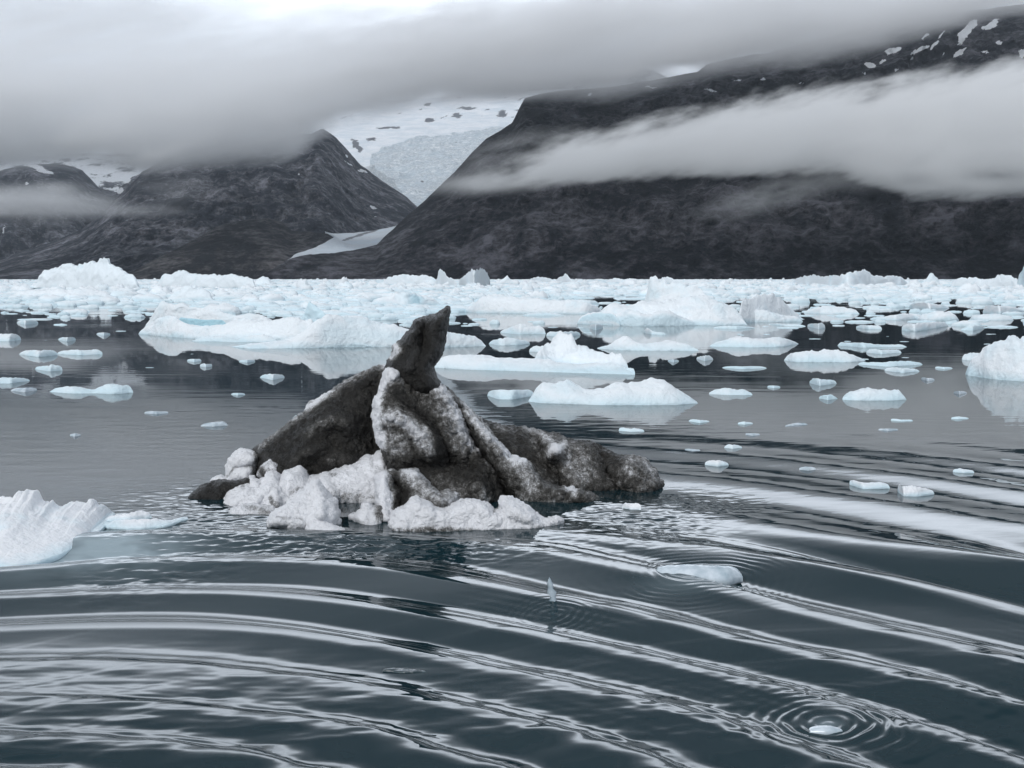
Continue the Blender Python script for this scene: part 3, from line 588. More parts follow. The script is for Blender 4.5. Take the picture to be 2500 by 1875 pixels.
def relief(name, outline, Dm, T, er, dirt, parent, ridges=(), paint=(), lump=.05, rough=.016, tb=None, step=3.0, wob=5.0, seed=0., low=None):
    """solid piece: outline seen from the front, mid depth Dm(px,py), half thickness T rounding off over er pixels,
    ridges (line, metres, px) stand out (or cut in), paint (line, px, change of dirt)"""
    o = np.array(outline); x0, y0 = o.min(0) - 16; x1, y1 = o.max(0) + 16
    px = np.arange(x0, x1, step); py = np.arange(y0, y1, step); PX, PY = np.meshgrid(px, py, indexing='ij')
    T = T * 1.4; dc = Dm(PX, PY); tb = tb or T
    sd = polysdf(PX + wob * fbm(PX / 22, PY / 22, seed, 3), PY + wob * fbm(PX / 20, PY / 20, seed + 9, 3), outline)
    s = np.clip(-sd / er, 0, 1); prof = np.sqrt(np.maximum(1 - (1 - s) ** 2, 0))
    fr = T * prof
    for ln, a, wpx in ridges: fr = fr + 1.3 * a * np.exp(-np.abs(linedist(PX, PY, ln) / wpx) ** 1.25) * np.clip(s * 3, 0, 1)
    amp = .18 + sum(max(0, a) for _, a, _ in ridges); 
    dmin = (dc - fr).min() - .12; dmax = (dc + tb).max() + .12; dd = np.arange(dmin, dmax, .036)
    D = dd[None, None, :]; mpx = 8.4 / F
    X = (PX - CX)[..., None] * mpx; Z = (PY * -mpx)[..., None]
    nz = lump * fbm(X * 2.6, D * 2.6, Z * 2.6 + seed, 4, .55).astype(np.float32)
    f = np.maximum((dc - fr)[..., None] - D, D - (dc + tb * prof)[..., None]) + nz * np.clip(s * 4, .25, 1)[..., None]
    f = np.maximum(f, (sd * mpx)[..., None])
    f[0], f[-1], f[:, 0], f[:, -1], f[..., 0], f[..., -1] = (1,) * 6
    P, Q = surface_nets(f)
    vx = x0 + P[:, 0] * step; vy = y0 + P[:, 1] * step; vd = dmin + P[:, 2] * .036
    V = np.stack(at(vx, vy, vd), -1); Q = outward(V, Q)
    nrm = np.zeros_like(V); a, b, c, e = (V[Q[:, i]] for i in range(4)); fn = np.cross(c - a, e - b)
    for i in range(4): np.add.at(nrm, Q[:, i], fn)
    nrm /= np.linalg.norm(nrm, axis=1)[:, None] + 1e-9
    rough *= 1.35; V = V + nrm * (rough * .55 * ridged(V[:, 0] * 15, V[:, 1] * 15, V[:, 2] * 15 + seed, 2) + rough * fbm(V[:, 0] * 11, V[:, 1] * 11, V[:, 2] * 11 + seed, 4, .6) + rough * .9 * ridged(V[:, 0] * 6, V[:, 1] * 6, V[:, 2] * 6, 3) + rough * .5 * fbm(V[:, 0] * 27, V[:, 1] * 27, V[:, 2] * 27 + seed, 2))[:, None]
    dv = np.full(len(V), float(dirt)) if not callable(dirt) else dirt(vx, vy)
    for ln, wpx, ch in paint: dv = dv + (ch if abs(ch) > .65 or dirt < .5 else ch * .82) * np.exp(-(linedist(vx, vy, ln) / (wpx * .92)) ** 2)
    return mesh_obj(name, V, Q, DIRTY, parent, attrs={'dirt': np.clip(dv, -.4, 1.3)})
def plane(Dt, yt, Db, yb, kx=0., xr=1000.):
    return lambda x, y: KF * (Dt + (Db - Dt) * np.clip((y - yt) / (yb - yt), -.3, 1.15) + kx * (x - xr))

berg = empty('iceberg', (-.4, 8.4 * KF, 0))
def hp(*a, **k):
    o = relief(*a, **k); o.parent = None; o.location = (.4, -8.4 * KF, 0); o.parent = berg; return o
# horn
hp('horn', D2([(120, 470), (130, 425), (160, 370), (175, 300), (226, 266), (262, 216), (302, 182), (322, 122), (400, 102), (460, 86), (515, 58), (552, 22), (562, 62), (548, 150), (538, 215), (518, 325), (484, 395), (444, 442), (466, 500), (498, 580), (460, 640), (350, 640), (200, 560)]),
   plane(9.15, 770, 8.95, 950), .30, 20, 1.15, berg, ridges=[(D2([(330, 130), (300, 230), (340, 330), (300, 450)]), .12, 16), (D2([(500, 110), (430, 220), (440, 330), (380, 450), (400, 550)]), .10, 18), (D2([(390, 160), (370, 300)]), -.10, 12)],
   paint=[(D2([(190, 300), (215, 330), (165, 385)]), 13, -1.0), (D2([(330, 118), (450, 90), (540, 84)]), 4, -.1)], lump=.045, rough=.014, seed=1., wob=2.)
# left wing: dark sheltered face under a pale crest
hp('left_slab', C1([(935, 300), (880, 305), (800, 338), (740, 372), (690, 408), (610, 452), (585, 492), (500, 553), (430, 608), (380, 642), (366, 700), (370, 760), (400, 830), (560, 870), (800, 880), (960, 860), (985, 600), (985, 400)]),
   plane(9.45, 900, 9.2, 1220), .34, 90, .98, berg,
   ridges=[(C1([(920, 305), (800, 345), (690, 415), (590, 490), (480, 575), (380, 650)]), .16, 15), (C1([(600, 590), (640, 540), (700, 520), (760, 530)]), .16, 22), (C1([(690, 690), (720, 670), (760, 690)]), .16, 18), (C1([(540, 700), (570, 660), (640, 640)]), .15, 20), (C1([(870, 380), (860, 500), (870, 640)]), -.14, 30), (C1([(430, 720), (520, 740)]), .14, 20)],
   paint=[(C1([(915, 305), (870, 312), (800, 345), (740, 380), (690, 415), (600, 478), (560, 510), (480, 575), (400, 640)]), 12, -.62), (C1([(690, 410), (600, 470)]), 10, -.55), (C1([(600, 585), (640, 540), (700, 520), (770, 535)]), 8, -.34), (C1([(700, 690), (745, 685)]), 13, -.42), (C1([(540, 690), (600, 650)]), 9, -.28), (C1([(915, 300), (905, 380)]), 10, -.45)],
   lump=.12, rough=.022, seed=2.)
# the buttress in the middle
hp('buttress', D2([(128, 470), (150, 450), (210, 452), (262, 495), (330, 550), (400, 588), (450, 565), (520, 590), (560, 640), (640, 750), (700, 920), (790, 1075), (860, 1120), (930, 1230), (975, 1330), (1060, 1400), (1020, 1480), (700, 1500), (300, 1500), (180, 1500), (150, 1300), (118, 1060), (85, 980), (48, 880), (46, 700), (90, 620), (108, 520)]),
   plane(9.0, 895, 8.70, 1240, .0004), .42, 60, .60, berg,
   ridges=[(D2([(150, 470), (110, 560), (60, 680), (60, 870), (90, 980), (130, 1080)]), .20, 12), (D2([(130, 790), (200, 790), (290, 850), (380, 940), (430, 1060)]), .16, 20), (D2([(510, 610), (600, 720), (680, 900), (790, 1080)]), .16, 16), (D2([(790, 1110), (880, 1180), (940, 1300), (1010, 1380)]), .13, 14),
           (D2([(230, 700), (380, 800), (500, 940), (560, 1060)]), -.13, 36), (D2([(200, 1150), (450, 1120), (700, 1130)]), -.10, 26), (D2([(400, 880), (470, 1000)]), .09, 16), (D2([(770, 1280), (790, 1370)]), .16, 20)],
   paint=[(D2([(160, 465), (110, 550), (62, 670), (58, 870), (85, 975)]), 13, -1.25), (D2([(150, 460), (230, 490), (260, 520)]), 14, -.8), (D2([(150, 800), (260, 830), (370, 930), (430, 1060)]), 15, -.55), (D2([(210, 950), (240, 1080)]), 30, -.22), (D2([(330, 560), (480, 600), (560, 700), (640, 860), (720, 1000), (790, 1080)]), 14, -.45), (D2([(500, 780), (620, 940), (680, 1050)]), 28, -.28),
          (D2([(450, 570), (520, 600)]), 9, -.5), (D2([(390, 890), (440, 960)]), 8, -.4), (D2([(200, 640), (330, 760), (430, 840), (480, 980), (560, 1060)]), 22, .5), (D2([(180, 1160), (420, 1110), (720, 1150), (860, 1300)]), 40, .50), (D2([(800, 1110), (930, 1260), (1000, 1370)]), 6, -.35), (D2([(770, 1290), (800, 1370)]), 13, -.45), (D2([(110, 900), (130, 1000)]), 8, -.2)],
   lump=.11, rough=.026, seed=3.)
# right buttress with its own pale edge and the foot running out to the right
hp('rib', D2([(450, 575), (520, 590), (620, 680), (700, 750), (790, 845), (900, 975), (990, 1078), (1090, 1098), (1200, 1240), (1300, 1288), (1380, 1305), (1530, 1330), (1655, 1385), (1640, 1450), (1400, 1470), (1150, 1460), (950, 1440), (860, 1250), (760, 1100), (660, 930), (600, 780), (520, 660)]),
   plane(9.10, 950, 8.64, 1225), .28, 36, .62, berg,
   ridges=[(D2([(620, 690), (760, 850), (880, 990), (980, 1090), (1090, 1110), (1200, 1250), (1300, 1310), (1500, 1350)]), .18, 16), (D2([(620, 760), (720, 940), (840, 1130), (960, 1320), (1040, 1390)]), -.20, 16)],
   paint=[(D2([(640, 700), (760, 850), (880, 985), (990, 1085), (1090, 1105)]), 10, -.55), (D2([(1030, 1120), (1090, 1200), (1130, 1300)]), 22, -.38), (D2([(610, 740), (680, 880), (780, 1040), (900, 1220), (1000, 1380)]), 15, .75), (D2([(1380, 1310), (1440, 1330)]), 8, -.7), (D2([(1220, 1280), (1400, 1370), (1500, 1390)]), 14, .10)],
   lump=.08, rough=.024, seed=4.)
# pillar and arch foot at the front
hp('pillar', D2([(55, 1560), (60, 1400), (60, 1300), (50, 1225), (100, 1182), (200, 1180), (330, 1168), (390, 1240), (440, 1290), (500, 1340), (540, 1310), (620, 1345), (600, 1400), (545, 1500), (400, 1560), (200, 1570)]),
   plane(8.35, 1140, 7.98, 1285), .26, 26, .34, berg,
   ridges=[(D2([(110, 1210), (85, 1300), (100, 1420), (120, 1500)]), .14, 14), (D2([(250, 1190), (330, 1190), (400, 1280), (500, 1380)]), .14, 14), (D2([(180, 1240), (230, 1320), (220, 1420)]), -.12, 16)],
   paint=[(D2([(75, 1200), (75, 1300), (110, 1430), (110, 1530)]), 15, -.75), (D2([(190, 1230), (240, 1330), (200, 1420)]), 17, .75), (D2([(260, 1190), (340, 1200)]), 12, -.15), (D2([(380, 1330), (500, 1420)]), 14, .05), (D2([(270, 1340), (260, 1400)]), 18, .4)],
   lump=.05, rough=.02, seed=5.)
hp('snow_lump', D2([(140, 1640), (150, 1540), (180, 1462), (250, 1432), (320, 1366), (400, 1392), (470, 1438), (545, 1452), (640, 1392), (740, 1384), (820, 1402), (870, 1470), (935, 1440), (925, 1362), (990, 1366), (1110, 1430), (1160, 1475), (1220, 1515), (1310, 1500), (1365, 1525), (1290, 1570), (1150, 1640), (800, 1680), (400, 1680)]),
   plane(7.9, 1215, 7.74, 1300), .30, 26, -.10, berg,
   ridges=[(D2([(240, 1460), (320, 1400), (450, 1480), (620, 1430), (760, 1420), (860, 1500)]), .10, 18), (D2([(940, 1400), (1000, 1450), (1120, 1510)]), .10, 18)],
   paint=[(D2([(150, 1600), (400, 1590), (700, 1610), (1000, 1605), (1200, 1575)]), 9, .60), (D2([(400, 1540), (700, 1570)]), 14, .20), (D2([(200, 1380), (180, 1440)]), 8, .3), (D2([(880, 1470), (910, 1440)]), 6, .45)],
   lump=.055, rough=.022, seed=6.)
hp('snow_lump', D1([(1530, 670), (1590, 640), (1640, 610), (1650, 555), (1690, 560), (1730, 590), (1800, 580), (1830, 650), (1800, 800), (1700, 800), (1650, 760)]),
   plane(7.9, 1225, 7.76, 1290), .12, 14, .12, berg, paint=[(D1([(1660, 600), (1640, 680)]), 8, -.3), (D1([(1780, 600), (1790, 700)]), 8, .3)], lump=.04, rough=.02, seed=7.)
# white ramp below the left slab
hp('snow_skirt', D1([(330, 700), (370, 560), (430, 430), (560, 368), (620, 372), (640, 312), (720, 345), (760, 330), (790, 280), (850, 262), (895, 300), (900, 320), (940, 270), (1040, 240), (1075, 212), (1110, 250), (1150, 322), (1290, 296), (1400, 255), (1580, 200), (1690, 130), (1740, 130), (1790, 90), (1830, 80), (1890, 160), (1900, 400), (1820, 620), (1500, 600), (1350, 590), (1180, 620), (1000, 680), (860, 700), (600, 740)]),
   plane(9.02, 1110, 8.60, 1240), .36, 34, -.06, berg,
   ridges=[(D1([(640, 330), (600, 450), (480, 560)]), .10, 14), (D1([(840, 280), (800, 400), (640, 560)]), .12, 14), (D1([(1070, 230), (960, 340), (860, 440), (860, 580)]), .13, 15), (D1([(1290, 310), (1330, 420), (1380, 480)]), .08, 15), (D1([(730, 360), (700, 450)]), -.08, 12), (D1([(910, 330), (890, 400)]), -.08, 12)],
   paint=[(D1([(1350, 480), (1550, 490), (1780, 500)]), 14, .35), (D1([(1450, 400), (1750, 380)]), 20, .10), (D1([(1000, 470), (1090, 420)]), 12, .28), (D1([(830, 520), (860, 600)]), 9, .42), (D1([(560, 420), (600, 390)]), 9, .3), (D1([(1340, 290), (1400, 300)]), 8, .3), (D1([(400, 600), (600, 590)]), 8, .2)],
   lump=.085, rough=.02, seed=8.)
hp('snow_lump', D1([(425, 330), (420, 210), (450, 150), (500, 90), (550, 62), (600, 80), (650, 90), (720, 100), (700, 200), (660, 280), (640, 340), (600, 360), (490, 370), (440, 400)]),
   plane(9.22, 1095, 9.15, 1180), .24, 20, -.05, berg, ridges=[(D1([(420, 210), (480, 230), (640, 210)]), -.06, 6)], paint=[(D1([(690, 120), (670, 300)]), 12, .6), (D1([(430, 320), (500, 220), (640, 215)]), 5, .35)], lump=.07, seed=9.)
hp('snow_lump', D1([(690, 300), (720, 240), (760, 190), (810, 168), (870, 180), (900, 230), (880, 300), (800, 330)]), plane(9.0, 1120, 8.95, 1170), .18, 15, .2, berg, paint=[(D1([(730, 250), (760, 280)]), 8, .5)], lump=.06, seed=10.)
hp('snow_lump', D1([(790, 760), (800, 705), (840, 650), (900, 600), (960, 560), (1050, 490), (1100, 450), (1150, 392), (1225, 352), (1270, 390), (1310, 440), (1390, 530), (1415, 600), (1430, 660), (1380, 740), (1200, 790), (1000, 790)]),
   plane(8.05, 1185, 7.68, 1285), .28, 30, -.2, berg,
   ridges=[(D1([(1220, 370), (1130, 470), (1000, 580), (860, 670)]), .10, 12), (D1([(1230, 380), (1270, 520), (1260, 650)]), .12, 12), (D1([(1180, 400), (1170, 480)]), -.05, 8)],
   paint=[(D1([(880, 690), (1000, 690), (1100, 700)]), 7, .40), (D1([(1380, 560), (1410, 640)]), 10, .35), (D1([(1060, 560), (1200, 430)]), 12, -.1)], lump=.05, rough=.018, seed=11.)
hp('snow_lump', D1([(1130, 790), (1140, 730), (1200, 672), (1290, 705), (1400, 752), (1482, 795), (1460, 830), (1400, 860), (1250, 860)]), plane(7.62, 1262, 7.5, 1302), .14, 14, -.12, berg, lump=.03, rough=.014, seed=12.)
hp('snow_lump', D1([(1300, 640), (1370, 640), (1400, 665), (1450, 700), (1430, 750), (1330, 750)]), plane(7.85, 1250, 7.70, 1285), .10, 10, .0, berg, lump=.03, rough=.012, seed=13.)
hp('snow_lump', D1([(375, 700), (400, 660), (470, 610), (560, 570), (640, 558), (740, 575), (860, 590), (880, 640), (800, 690), (500, 710)]), plane(8.25, 1230, 8.10, 1270), .22, 14, .06, berg, paint=[(D1([(600, 600), (800, 640)]), 8, .2)], lump=.05, rough=.018, seed=14.)
hp('snow_lump', D1([(270, 380), (290, 340), (350, 300), (390, 320), (440, 335), (440, 380), (350, 400)]), plane(9.1, 1160, 9.1, 1190), .1, 10, -.02, berg, lump=.03, seed=15.)
hp('flap', D1([(60, 520), (85, 488), (140, 440), (210, 385), (300, 352), (370, 342), (480, 358), (600, 330), (645, 330), (650, 400), (520, 430), (430, 500), (360, 600), (230, 600), (120, 570)]),
   plane(8.72, 1170, 8.62, 1230), .14, 16, 1.1, berg, ridges=[(D1([(380, 350), (330, 520)]), .05, 10)], lump=.035, rough=.012, wob=2.5, seed=16.)
# tail
hp('tail', D3([(-420, 60), (-150, 100), (0, 165), (150, 210), (260, 215), (350, 205), (450, 238), (560, 265), (680, 280), (760, 320), (822, 352), (1000, 358), (1120, 385), (1190, 430), (1250, 470), (1400, 520), (1520, 525), (1640, 545), (1700, 620), (1760, 700), (1810, 770), (1858, 822), (1800, 900), (1760, 990), (1400, 1010), (1000, 1000), (700, 960), (300, 900), (-300, 700)]),
   plane(9.65, 1030, 9.18, 1210), .36, 46, .78, berg,
   ridges=[(D3([(360, 215), (560, 300), (690, 440)]), .14, 14), (D3([(590, 500), (720, 430), (840, 370), (1000, 365)]), .12, 18), (D3([(500, 300), (560, 560), (760, 800)]), -.18, 22), (D3([(1150, 400), (1250, 700), (1400, 880)]), -.12, 18), (D3([(1420, 530), (1560, 640), (1760, 780)]), .12, 16), (D3([(1500, 640), (1480, 760), (1640, 880)]), .08, 14), (D3([(720, 480), (760, 640), (900, 800)]), .10, 30), (D3([(100, 240), (300, 560), (600, 800)]), .10, 24)],
   paint=[(D3([(380, 230), (520, 270), (620, 350), (690, 430)]), 10, -.5), (D3([(600, 490), (700, 420), (780, 400)]), 8, -.35), (D3([(800, 430), (850, 620), (950, 780)]), 34, -.42), (D3([(1000, 480), (1060, 700)]), 22, -.25), (D3([(1500, 540), (1620, 560), (1720, 700)]), 12, -.42), (D3([(1480, 640), (1560, 700), (1700, 780), (1560, 860)]), 16, -.35), (D3([(50, 190), (140, 250)]), 9, -.4), (D3([(820, 352), (1000, 362), (1150, 410)]), 7, .4), (D3([(420, 340), (500, 480)]), 9, -.25)],
   lump=.09, rough=.028, seed=17.)
hp('snow_lump', D3([(800, 900), (820, 860), (870, 848), (920, 890), (950, 930), (900, 960), (820, 950)]), plane(8.72, 1195, 8.72, 1215), .08, 8, .0, berg, lump=.02, seed=18., step=2.5)
tag(berg, 'large dirt-covered iceberg with a black horn on top and white snow lumps at its foot', 'iceberg')

# ------------------------------------------------------------------ clean floes and bergs with the outlines they have
K4 = lambda pts: [(x / 1.7696, 620 + y / 1.7696) for x, y in pts]
K5 = lambda pts: [(1250 + x / 1.7696, 620 + y / 1.7696) for x, y in pts]
KB = lambda pts: [(x / 1.7696, 1150 + y / 1.7696) for x, y in pts]
KR = lambda pts: [(1250 + x / 1.7696, 1000 + y / 1.7696) for x, y in pts]
KZ3 = lambda pts: [(x / 3.539, 620 + y / 3.539) for x, y in pts]
KZ4 = lambda pts: [(600 + x / 3.403, 620 + y / 3.403) for x, y in pts]
KZ5 = lambda pts: [(1150 + x / 3.403, 620 + y / 3.403) for x, y in pts]
KZ6 = lambda pts: [(1750 + x / 2.949, 620 + y / 2.949) for x, y in pts]
def loaf(name, top, base, depth=.7, mat=None, parent=None, front=1.9, vr=.55, rough=.16, seed=None, blue=0., nu=None, nv=34, lift=0., draft=.35, facet=0., hsc=1., endp=3.2):
    """ice mass: skyline 'top' over front waterline 'base' (pixels), depth as a share of its width; round front, real back and a keel"""
    top = np.array(top, float); base = np.array(base, float); x0, x1 = base[0, 0], base[-1, 0]
    seed = rng.uniform(0, 90) if seed is None else seed
    npx = abs(x1 - x0); nu = nu or int(np.clip(npx / 3, 44, 190))
    s = np.linspace(0, 1, nu); px = x0 + (x1 - x0) * s
    pb = np.interp(px, base[:, 0], base[:, 1]); kb = max(2, nu // 12); pb = np.convolve(np.pad(pb, kb, mode='edge'), np.hanning(2 * kb + 3)[1:-1] / np.hanning(2 * kb + 3).sum(), 'valid'); pt = np.interp(px, top[:, 0], top[:, 1], left=pb[0], right=pb[-1]); kk = max(1, nu // 26) if npx > 160 else nu // 11; pt = np.convolve(np.pad(pt, kk, mode='edge'), np.ones(2 * kk + 1) / (2 * kk + 1), 'valid'); hp_ = np.maximum(pb - pt, 0)
    if npx < 160 and hp_.max() > 0 and hsc == 1 and rough < .19: pt = pb - .86 * hp_.max() * (hp_ / hp_.max()) ** .62; hp_ = pb - pt
    sc_ = max(npx * .07, 9.); pt = pt - hp_ * (.16 if rough > .06 else .02) * fbm(px / sc_, seed, 0, 3, .6); pt = np.minimum(pt, pb - 1)
    Df = wd(pb); wid = npx / F * Df.mean(); dep = depth * wid * np.clip(1 - np.abs(2 * s - 1) ** endp, 0, 1) ** .5 * (1 + .12 * fbm(s * 3, seed, 0, 1))
    Dr = Df + dep * vr; _, _, zr = at(px, pt, Dr); zr = np.maximum(zr, .02 if hsc == 1 else .004) * np.clip(1 - np.abs(2 * s - 1) ** 12, 0, 1) ** .5
    hmax = zr.max()
    zr = zr * hsc * (1 + .06 * fbm(s * 6., seed + 3, 0, 1))
    v = np.linspace(0, 1, nv)[None, :]
    a = 1 - np.clip(1 - v / vr, 0, 1) ** front; b = np.clip(1 - np.clip((v - vr) / (1 - vr), 0, 1) ** 2.2, 0, 1)
    sh = np.where(v < vr, a, b)
    ks = max(3, nu // 9); kw = np.hanning(2 * ks + 3)[1:-1]; zs = np.convolve(np.pad(zr, ks, mode='edge'), kw / kw.sum(), 'valid'); zs = np.minimum(zs, zr * 1.15)
    bl_ = np.clip(v / vr, 0, 1) ** 2.5; zz = zs[:, None] * (1 - bl_) + zr[:, None] * bl_
    y = Df[:, None] + dep[:, None] * v; z = zz * sh + lift
    x = ((px - CX) / F)[:, None] * np.sqrt(1 + 0 * y) * Df[:, None] + 0 * y
    kx = at(px, np.full_like(px, 679.), 1.0)[0]; x = kx[:, None] * (Df[:, None] * .65 + y * .35)
    q = min(1.6 / max(hmax, .15), 9. / max(wid, .2) + 1.2)
    n = fbm(x * q * .6, y * q, z * q + seed, 5, .6); n2 = ridged(x * q * .5, y * q * .5, z * q + seed, 3, .5)
    env = np.sin(np.pi * v) ** .5
    n = n + .35 * fbm(x * q * 2.6, y * q * 2.6, z * q * 3 + seed, 3, .6)
    if facet: n2 = n2 + facet * np.round(n * 3) / 3
    z = z * (1 + rough * (n + .8 * (n2 - .3))) + rough * .5 * hmax * fbm(x * q * .9, y * q * .45, seed, 4, .6) * env * np.clip(zz / hmax * 2.5, 0, 1)
    y = y + rough * hmax * .9 * n * env - rough * hmax * .7 * n2 * env * (v < vr)
    x = x + rough * hmax * .6 * fbm(x * q, y * q, seed + 7, 3) * env
    z = np.maximum(z, -.02); z[:, 0] = -.03; z[:, -1] = -.03; z[0] = np.minimum(z[0], .01); z[-1] = np.minimum(z[-1], .01)
    dr = draft * max(hmax, .1)
    yb = np.stack([y[:, -1] - .1 * dep, y[:, 0] + .1 * dep], 1); xb = np.stack([x[:, -1], x[:, 0]], 1); zb = np.full((nu, 2), -dr)
    X, Y, Z = (np.concatenate(p, 1) for p in ((x, xb), (y, yb), (z, zb)))
    V = np.stack([X, Y, Z], -1).reshape(-1, 3); m = nv + 2
    Q = [grid_faces(nu, m)]
    Q.append(np.array([(i * m + m - 1, (i + 1) * m + m - 1, (i + 1) * m, i * m) for i in range(nu - 1)]))
    Q = np.concatenate(Q); Q = outward(V, Q)
    bl = np.full(X.shape, blue) if not callable(blue) else np.concatenate([blue(px[:, None] + 0 * v, v + 0 * px[:, None]), np.zeros((nu, 2))], 1)
    o = mesh_obj(name, V, Q, mat or ICE_MID, None, attrs={'blue': bl.ravel()})
    if parent is not None:
        o.parent = parent; o.location = tuple(-c for c in parent.location)
    o['_w'] = (float(X.min()), float(X.max()), float(Y.min()), float(Y.max())); BOX.append((float(X.min()), float(X.max()), float(Y.min()), float(Y.max())))
    del o['_w']; return o
BOX = []
def floe(label, top, base, cat='ice floe', name='ice_floe', group=None, **k):
    return tag(loaf(name, top, base, **k), label, cat, group)
def root_at(px, py, name):
    D = float(wd(py)); return empty(name, ((px - CX) / F * D, D + 1, 0))

# the long floe with a turquoise melt pool, behind the berg on the left
r = root_at(760, 850, 'ice_floe'); tag(r, 'long white ice floe holding a turquoise melt pool, behind and left of the black horn', 'ice floe')
loaf('rim', K4([(598, 320), (640, 280), (670, 225), (690, 208), (720, 206), (780, 222), (860, 240), (930, 244), (990, 268), (1080, 262), (1140, 266), (1180, 290)]), K4([(620, 318), (1190, 322)]), .12, parent=r, front=2.4, rough=.12, vr=.5)
loaf('melt_pool', K4([(752, 262), (800, 268), (860, 280), (945, 284), (975, 276)]), K4([(745, 328), (990, 330)]), .1, mat=ICE_MID, parent=r, blue=.98, rough=.04, vr=.25, front=1.2)
loaf('front_ridge', K4([(592, 335), (600, 305), (640, 288), (690, 272), (735, 275), (780, 306), (880, 314), (975, 300), (1015, 276), (1080, 290), (1180, 282), (1300, 280), (1370, 288)]), K4([(592, 345), (650, 352), (900, 372), (1200, 378), (1400, 380)]), .20, parent=r, front=2.0, rough=.14)
loaf('front_block', K4([(995, 395), (1090, 385), (1190, 375), (1290, 350), (1340, 300), (1380, 275), (1440, 268), (1500, 280), (1560, 282), (1620, 300), (1700, 306), (1760, 318), (1800, 330)]), K4([(990, 400), (1060, 410), (1300, 408), (1500, 403), (1700, 401), (1830, 398)]), .22, parent=r, front=2.6, rough=.10,
     blue=lambda px, v: .28 * np.exp(-((v - .12) / .16) ** 2) * sstep(760, 800, px))
loaf('ledge', K4([(1780, 370), (1830, 340), (1925, 338), (2000, 350), (2060, 362), (2095, 385)]), K4([(1770, 402), (1900, 405), (2100, 398)]), .25, parent=r, rough=.12)
floe('low white slab breaking off the front of the melt pool floe', K4([(820, 372), (880, 358), (950, 355), (1000, 368), (1080, 352), (1130, 350), (1200, 372)]), K4([(820, 378), (1210, 382)]), depth=.2)
# floe with the jagged hummock right of the horn
r = root_at(1400, 905, 'ice_floe'); tag(r, 'long white ice floe with a jagged upright hummock, just right of the horn', 'ice floe')
loaf('sheet', K4([(1860, 470), (1870, 448), (1920, 440), (2000, 436), (2100, 442), (2212, 452)]) + K5([(80, 452), (140, 448), (200, 470), (300, 478), (400, 470), (500, 480), (532, 505)]), K4([(1858, 490), (2000, 500)]) + K5([(0, 506), (200, 512), (400, 518), (535, 522)]), .30, parent=r, front=2.2, rough=.10)
loaf('hummock', KZ5([(520, 860), (545, 820), (600, 780), (640, 740), (700, 730), (715, 700), (760, 690), (800, 690), (860, 664), (872, 720), (858, 760), (950, 780), (1050, 810), (1150, 840), (1240, 830), (1300, 880), (1310, 930)]), KZ5([(520, 925), (700, 950), (1000, 960), (1310, 968)]), .42, parent=r, front=1.5, rough=.20, facet=.3, vr=.45)
loaf('spur', KZ5([(485, 795), (540, 765), (600, 760), (660, 752)]), KZ5([(485, 812), (670, 820)]), .5, parent=r)
loaf('tip', KZ5([(1290, 950), (1320, 940), (1345, 950), (1368, 945)]), KZ5([(1285, 995), (1370, 1000)]), .5, parent=r)
floe('wide white floe with two low humps floating behind the tail of the dirty berg', K5([(75, 640), (85, 605), (110, 565), (135, 553), (195, 565), (225, 545), (262, 555), (330, 592), (400, 580), (455, 560), (560, 558), (600, 545), (645, 540), (690, 555), (745, 592), (790, 618), (812, 635)]), K5([(70, 635), (100, 644), (400, 654), (700, 654), (812, 645)]), depth=.36, front=2.2, rough=.10)
floe('small smooth flat floe touching the left end of the two-humped floe', K4([(2104, 606), (2115, 588), (2160, 580), (2212, 580)]) + K5([(60, 585), (98, 595)]), K4([(2104, 612), (2150, 628)]) + K5([(0, 630), (100, 612)]), depth=.4, rough=.05)
# big cluster right of centre
r = root_at(1500, 795, 'iceberg'); tag(r, 'broad rugged white iceberg with a green-shadowed undercut front, right of centre', 'iceberg')
loaf('summit', KZ5([(1455, 330), (1462, 200), (1470, 178), (1500, 235), (1560, 225), (1640, 225), (1700, 250), (1780, 262), (1860, 290), (1920, 320), (1980, 380), (2040, 420)]), KZ5([(1300, 545), (2100, 560)]), .30, mat=ICE_MID, parent=r, front=1.3, rough=.15, facet=.3)
loaf('shoulder', KZ5([(1050, 470), (1130, 430), (1230, 420), (1300, 440), (1420, 400), (1540, 390), (1700, 400), (1850, 360), (1960, 350), (2100, 420), (2212, 440)]) + KZ6([(215, 420), (218, 480)]), KZ5([(900, 580), (1100, 590)]) + KZ6([(40, 515), (220, 512)]), .34, parent=r, front=1.5, rough=.16, facet=.2)
loaf('undercut_front', KZ5([(885, 575), (930, 520), (1000, 480), (1060, 465), (1150, 475), (1230, 470)]), KZ5([(885, 582), (1240, 598)]), .4, parent=r, front=3.5, rough=.12, blue=lambda px, v: .55 * sstep(.0, .1, v) * (1 - sstep(.20, .42, v)))
loaf('front_lip', KZ5([(1115, 540), (1180, 520), (1240, 488), (1350, 470), (1450, 505), (1520, 520), (1560, 470), (1620, 462), (1700, 500), (1780, 530), (1880, 565), (2000, 580)]), KZ5([(1110, 592), (1400, 602), (1700, 598), (2010, 590)]), .22, parent=r, front=3.2, rough=.14, blue=lambda px, v: .45 * (1 - sstep(.10, .3, v)))
loaf('dome', KZ6([(160, 360), (230, 320), (330, 300), (420, 292), (480, 305), (510, 360), (560, 400), (620, 445)]), KZ6([(150, 500), (640, 470)]), .42, parent=r, front=1.5, rough=.07)
loaf('side_ledge', KZ6([(205, 470), (225, 400), (260, 380), (330, 390), (420, 430), (500, 455), (600, 460), (622, 480)]), KZ6([(205, 492), (400, 492), (625, 488)]), .3, parent=r, front=2.4, rough=.12)
